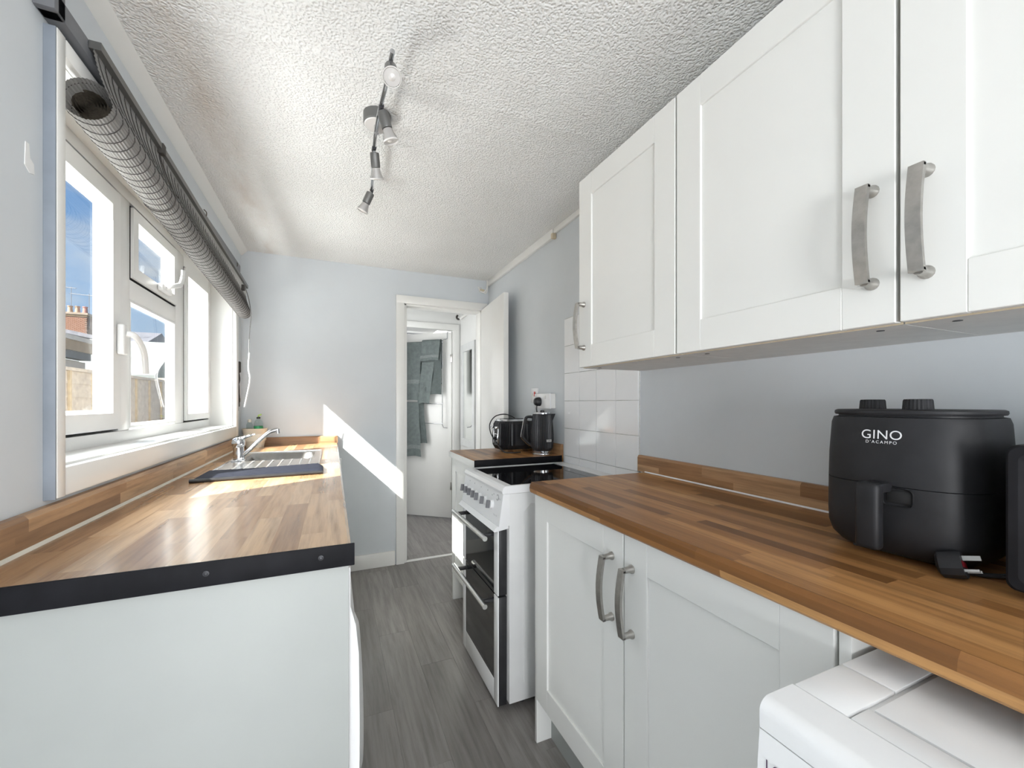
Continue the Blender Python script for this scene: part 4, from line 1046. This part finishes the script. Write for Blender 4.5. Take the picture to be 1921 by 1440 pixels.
# handle at the front (towards the aisle)
hx = fx_-.116
bm = BM()
box(bm, (hx-.046, fy_-.0175, WT+.026), (hx-.022, fy_+.0175, WT+.140), .0075, 3)
h_ = obj('handle', bm, 'black_soft', af, 40)
obj('handle_top', box(BM(), (hx-.042, fy_-.0165, WT+.122), (hx+.008, fy_+.0165, WT+.139), .004), 'black_soft', h_)
obj('grip_recess', box(BM(), (hx-.0012, fy_-.046, WT+.100), (hx+.004, fy_-.004, WT+.131), .008, 3), 'dark_void', h_)
for a in (45, 135, 225, 315):
    ca, sa = math.cos(math.radians(a)), math.sin(math.radians(a)); obj('foot', cyl(BM(), (fx_+.085*ca, fy_+.085*sa, WT), (fx_+.085*ca, fy_+.085*sa, WT+.008), .008, 10), 'screw_grey', af)
# lettering wrapped on the front
def wrap_text(t, size, z, spacing, yc=0.0, bold=0):
    bm = text_bm(t, size, bold, spacing)
    for v in bm.verts:
        dy = -(v.co.x) + yc; zz = z + v.co.y
        r = .1160 if zz < WT+.14 else .1150 - (.1150-.1115)*max(0, (zz-WT-.18))/.06
        c_ = (1-abs(dy/r)**pz)**(1/pz)
        v.co = (fx_ - r*c_ - .0007, fy_+dy, zz)
    return obj('lettering', bm, 'letter_white', af, 0)
wrap_text('GINO', .0225, WT+.2130, 1.05, 0, 0.0)
wrap_text("D'ACAMPO", .0072, WT+.2050, 1.35)

# loose plug of the fryer
pg = thing('loose_plug', 'black three-pin plug lying on the worktop in front of the fryer', 'plug', (.89, .315, WT))
ax = Vector((.24, -.93, .26)).normalized(); up_ = Vector((.30, .10, .95)); up_ = (up_-ax*up_.dot(ax)).normalized(); sd2 = ax.cross(up_)
org = Vector((.897, .316, WT+.0215))
def PL(a, b, c_): return org + ax*a + sd2*b + up_*c_
def dloop(a, k): return [PL(a, .0215*k*x_, .0205*k*y_) for x_, y_ in ((-1, -.35), (-.75, -.8), (0, -1), (.75, -.8), (1, -.35), (.85, .5), (.45, .95), (0, 1.0), (-.45, .95), (-.85, .5))]
bm = BM(); loft(bm, [dloop(-.018, .70), dloop(-.014, .95), dloop(.006, 1.0), dloop(.012, .96)]); obj('plug_body', bm, 'black_soft', pg, 35)
def pin(b, c_, ln, wb, wc):
    bm = BM(); vs = [bm.verts.new(PL(a, b+x_*wb, c_+y_*wc)) for a in (.012, .012+ln) for x_, y_ in ((-1, -1), (1, -1), (1, 1), (-1, 1))]
    for f in ((0, 1, 2, 3), (4, 7, 6, 5), (0, 4, 5, 1), (1, 5, 6, 2), (2, 6, 7, 3), (3, 7, 4, 0)): bm.faces.new([vs[t] for t in f])
    return obj('pin', bm, 'pin_steel', pg, 0)
pin(0, .010, .020, .002, .0035); pin(-.010, -.009, .016, .0030, .0018); pin(.010, -.009, .016, .0030, .0018)
bm = BM(); vs = [bm.verts.new(PL(.0123, x_, y_)) for x_, y_ in ((-.016, -.004), (.016, -.004), (.016, .005), (-.016, .005))]; bm.faces.new(vs); bmesh.ops.solidify(bm, geom=bm.faces[:], thickness=.0004)
obj('fuse_cover', bm, 'plug_red', pg, 0)
obj('cord', tube(BM(), smooth_path([PL(-.004, 0, -.012), Vector((.918, .318, WT+.008)), Vector((.940, .300, WT+.005)), Vector((.975, .280, WT+.005)), Vector((1.05, .272, WT+.005)), Vector((1.13, .275, WT+.005))]), .0035, 8), 'black_plastic', pg)

# black appliance on the right
bx = thing('countertop_appliance', 'black countertop appliance with a raised rim, cut off by the right edge', 'appliance', (1.0, .05, WT))
ox0, ox1, oy0, oy1, oz0, oz1 = .880, 1.125, -.16, .257, WT+.012, 1.137
bxo('case', (ox0+.010, oy0, oz0), (ox1, oy1-.002, oz1), 'black_soft', bx, .006, 3)
bm = BM()
def rl_(x, k, r): return [(x, y, z) for y, z in rrect(oy0+k, oy1-k, oz0+k, oz1-k, r)]
loft(bm, [rl_(ox0+.012, 0, .012), rl_(ox0+.003, 0, .012), rl_(ox0, .003, .012), rl_(ox0+.001, .012, .010), rl_(ox0+.008, .020, .008)]); obj('front_panel', bm, 'black_matt', bx, 25)
for fy in (oy0+.03, oy1-.018):
    for fx2 in (ox0+.02, ox1-.03): obj('foot', cyl(BM(), (fx2, fy, WT), (fx2, fy, oz0+.002), .007, 12), 'steel', bx)

# ------------------------------------------------------------------ ceiling spotlight bar
sl = thing('ceiling_spotlight', 'chrome bar spotlight with four grey heads on the ceiling', 'ceiling light', (.142, 1.48, HC))
obj('canopy', lathe(BM(), [(.046, 0), (.046, .032), (.043, .036), (0, .036)], (.142, 1.485, HC), (0, 0, -1), 32), 'satin_grey', sl)
obj('canopy_face', lathe(BM(), [(.0425, .0362), (.040, .038), (0, .038)], (.142, 1.485, HC), (0, 0, -1), 32), 'satin_white', sl)
barp = [(.146, 1.125, 2.128), (.144, 1.25, 2.130), (.139, 1.36, 2.130), (.137, 1.485, 2.130), (.142, 1.62, 2.130), (.152, 1.78, 2.130), (.160, 1.935, 2.128)]
obj('bar', tube(BM(), smooth_path(barp), .0065, 10), 'chrome', sl)
obj('centre_post', cyl(BM(), (.139, 1.485, 2.152), (.139, 1.485, 2.124), .008, 12), 'chrome', sl)
def spot(jx, jy, d_):
    j = Vector((jx, jy, 2.128)); d_ = Vector(d_).normalized()
    k_ = obj('spot_head', lathe(BM(), [(.006, -.002), (.0155, .0), (.0165, .004), (.0165, .046), (.0160, .048)], j + d_*.012, d_, 20), 'satin_grey', sl)
    obj('joint', cyl(BM(), j - Vector((0, 0, -.006)), j + d_*.016, .0055, 10), 'chrome', k_)
    obj('collar', cyl(BM(), j - Vector((0, .012, 0)), j + Vector((0, .012, 0)), .0078, 10), 'screw_grey', k_)
    b_ = obj('bulb', lathe(BM(), [(.0145, .050), (.0185, .066), (.0235, .080), (.0245, .083)], j + d_*.012, d_, 24, False), 'bulb_glass', k_)
    obj('bulb_rim', lathe(BM(), [(.0245, .083), (.0252, .085), (.0235, .088), (.022, .086)], j + d_*.012, d_, 24, False), 'satin_white', k_)
    obj('bulb_core', lathe(BM(), [(.0135, .050), (.014, .060), (.021, .082), (.021, .084), (.009, .0845), (.006, .087), (0, .088)], j + d_*.012, d_, 24), 'satin_white', k_)
spot(.147, 1.178, (-.03, -.62, -.78)); spot(.141, 1.356, (.32, .10, -.94)); spot(.140, 1.585, (.14, .42, -.9)); spot(.158, 1.900, (-.38, .22, -.9))

# ------------------------------------------------------------------ outdoors, seen through the window
tag(bxo('ground_yard', (-40, -6, -.35), (XL-.26, 60, -.25), 'paving'), 'paved yard outside the window', 'ground', kind='structure')
FXX = -2.25
for k in range(7):
    y0 = 2.0 + k*1.83
    fn = thing('fence_panel', ('weathered timber fence panel outside the window, %s from the house' % ('first', 'second', 'third', 'fourth', 'fifth', 'sixth', 'seventh')[k]), 'fence', (FXX, y0, -.25), 0, 'timber fence panels in the yard')
    nb = 13
    for j in range(nb):
        z0 = -.18 + j*.130
        bm = BM(); prism(bm, [(FXX-.008, z0), (FXX+.010, z0), (FXX+.002, z0+.142), (FXX-.008, z0+.142)], y0+.045, y0+1.78, 'y'); obj('board', bm, 'fence_wood', fn, 0)
    for j in range(5): bxo('batten', (FXX+.006, y0+.08+j*.405, -.2), (FXX+.024, y0+.115+j*.405, 1.515), 'fence_batten', fn)
    bxo('capping', (FXX-.025, y0+.03, 1.50), (FXX+.03, y0+1.78, 1.530), 'fence_wood', fn)
    bxo('post', (FXX-.045, y0-.045, -.25), (FXX+.035, y0+.04, 1.56), 'fence_post', fn)
sh = thing('flat_roofed_shed', 'long flat-roofed outbuilding with timber fascia beyond the fence', 'shed', (-3.6, 6, -.25))
bxo('wall', (-5.4, 2.6, -.25), (-3.12, 7.4, 1.76), 'shed_white', sh)
bxo('lower_board', (-3.12, 2.6, 1.62), (-3.06, 7.4, 1.74), 'shed_white', sh)
bxo('soffit', (-3.12, 2.6, 1.765), (-3.00, 7.4, 1.86), 'felt', sh)
bxo('fascia', (-3.05, 2.55, 1.86), (-2.98, 7.45, 1.995), 'shed_board', sh)
bxo('roof', (-5.5, 2.5, 1.99), (-2.96, 7.5, 2.045), 'shed_white', sh)
gs = thing('gabled_shed', 'small grey-green gabled shed behind the fence', 'shed', (-3.6, 10, -.25))
bxo('body', (-4.3, 8.95, -.25), (-2.85, 10.9, 1.70), 'shed_green', gs)
bm = BM(); prism(bm, [(8.95, 1.70), (10.9, 1.70), (9.92, 2.30)], -4.25, -2.86, 'x'); obj('gable', bm, 'shed_green', gs, 0)
for (ya, za, yb, zb) in ((8.80, 1.62, 9.92, 2.31), (11.05, 1.62, 9.92, 2.31)):
    bm = BM(); prism(bm, [(ya, za), (yb, zb), (yb, zb+.05), (ya, za+.05)], -4.4, -2.75, 'x'); obj('roof_sheet', bm, 'metal_sheet', gs, 0)
yw = thing('yard_wall', 'ochre rendered building end beyond the sheds', 'building', (-5, 16, -.25))
bxo('wall', (-9, 15, -.25), (-3.6, 17, 2.75), 'ochre_render', yw); bxo('coping', (-9.1, 14.9, 2.75), (-3.5, 17.1, 2.9), 'shed_white', yw)
# terrace house with the brick chimney stack
hs_ = thing('terrace_house', 'slate-roofed brick house far behind the outbuilding', 'house', (-18, 43, -.25))
bxo('wall', (-30, 38, -.25), (-11, 48, 5.0), 'brick', hs_)
bm = BM(); prism(bm, [(37.6, 4.9), (43, 7.0), (48.4, 4.9)], -30.2, -13.0, 'x'); obj('roof', bm, 'slate', hs_, 0)
bm = BM(); prism(bm, [(-18.2, 6.3), (-10.5, 4.6), (-10.5, 4.85), (-18.2, 6.55)], 37.0, 48.6, 'y'); obj('side_roof', bm, 'slate', hs_, 0)
ch = thing('chimney_stack', 'brick chimney stack with three clay pots against the sky', 'chimney', (-17.0, 40.1, 5.6))
bm = BM()
cx0, cx1, cy0_, cy1_ = -17.75, -16.35, 39.7, 40.5
box(bm, (cx0, cy0_, 5.4), (cx1, cy1_, 7.45)); obj('mortar_core', bm, 'mortar', ch, 0)
bp = BM(); box(bp, (-.1075, -.05, -.0325), (.1075, .05, .0325), .004, 1); bproto = obj('brick', bp, 'brick', ch, 0, local=True); fst = True
for r in range(27):
    zz = 5.44 + r*.075
    for k in range(7):
        xx = cx0 + .1 + k*.225 + (.11 if r % 2 else 0)
        if xx > cx1-.05: continue
        b = bproto if fst else copy_of(bproto, ch); fst = False; b.location = Vector((xx, cy0_+.03, zz)) - ch.location
    for k in range(4):
        yy = cy0_ + .12 + k*.225 + (0 if r % 2 else .08)
        if yy > cy1_-.08: continue
        b = copy_of(bproto, ch); b.location = Vector((cx1-.03, yy, zz)) - ch.location; b.rotation_euler = (0, 0, math.pi/2)
bxo('course', (cx0-.06, cy0_-.06, 7.45), (cx1+.06, cy1_+.06, 7.58), 'ochre_render', ch); bxo('course', (cx0-.12, cy0_-.12, 7.58), (cx1+.12, cy1_+.12, 7.72), 'mortar', ch)
for xx, mt_ in ((-17.4, 'pot_clay'), (-17.0, 'pot_clay'), (-16.58, 'pot_red')):
    obj('chimney_pot', lathe(BM(), [(.17, 0), (.15, .08), (.12, .42), (.15, .46), (.15, .52), (.10, .53)], (xx, 40.1, 7.72), (0, 0, 1), 16), mt_, ch)
an = thing('tv_aerial', 'thin television aerial above the chimney pots', 'aerial', (-16.4, 40.2, 7.2))
obj('mast', cyl(BM(), (-16.28, 39.9, 6.6), (-16.28, 39.9, 9.2), .02, 6), 'aerial_metal', an)
for zz, xa, xb in ((9.1, -17.3, -16.1), (9.55, -18.1, -17.0)):
    obj('boom', cyl(BM(), (xa, 39.9, zz), (xb, 39.9, zz-.05), .022, 6), 'aerial_metal', an)
    for k in range(6):
        t = k/5; xx = xa + (xb-xa)*t; obj('element', cyl(BM(), (xx, 39.75, zz-.05*t-.07), (xx, 40.05, zz-.05*t+.07), .012, 5), 'aerial_metal', an)
obj('mast', cyl(BM(), (-17.25, 39.9, 8.2), (-17.25, 39.9, 9.6), .02, 6), 'aerial_metal', an)
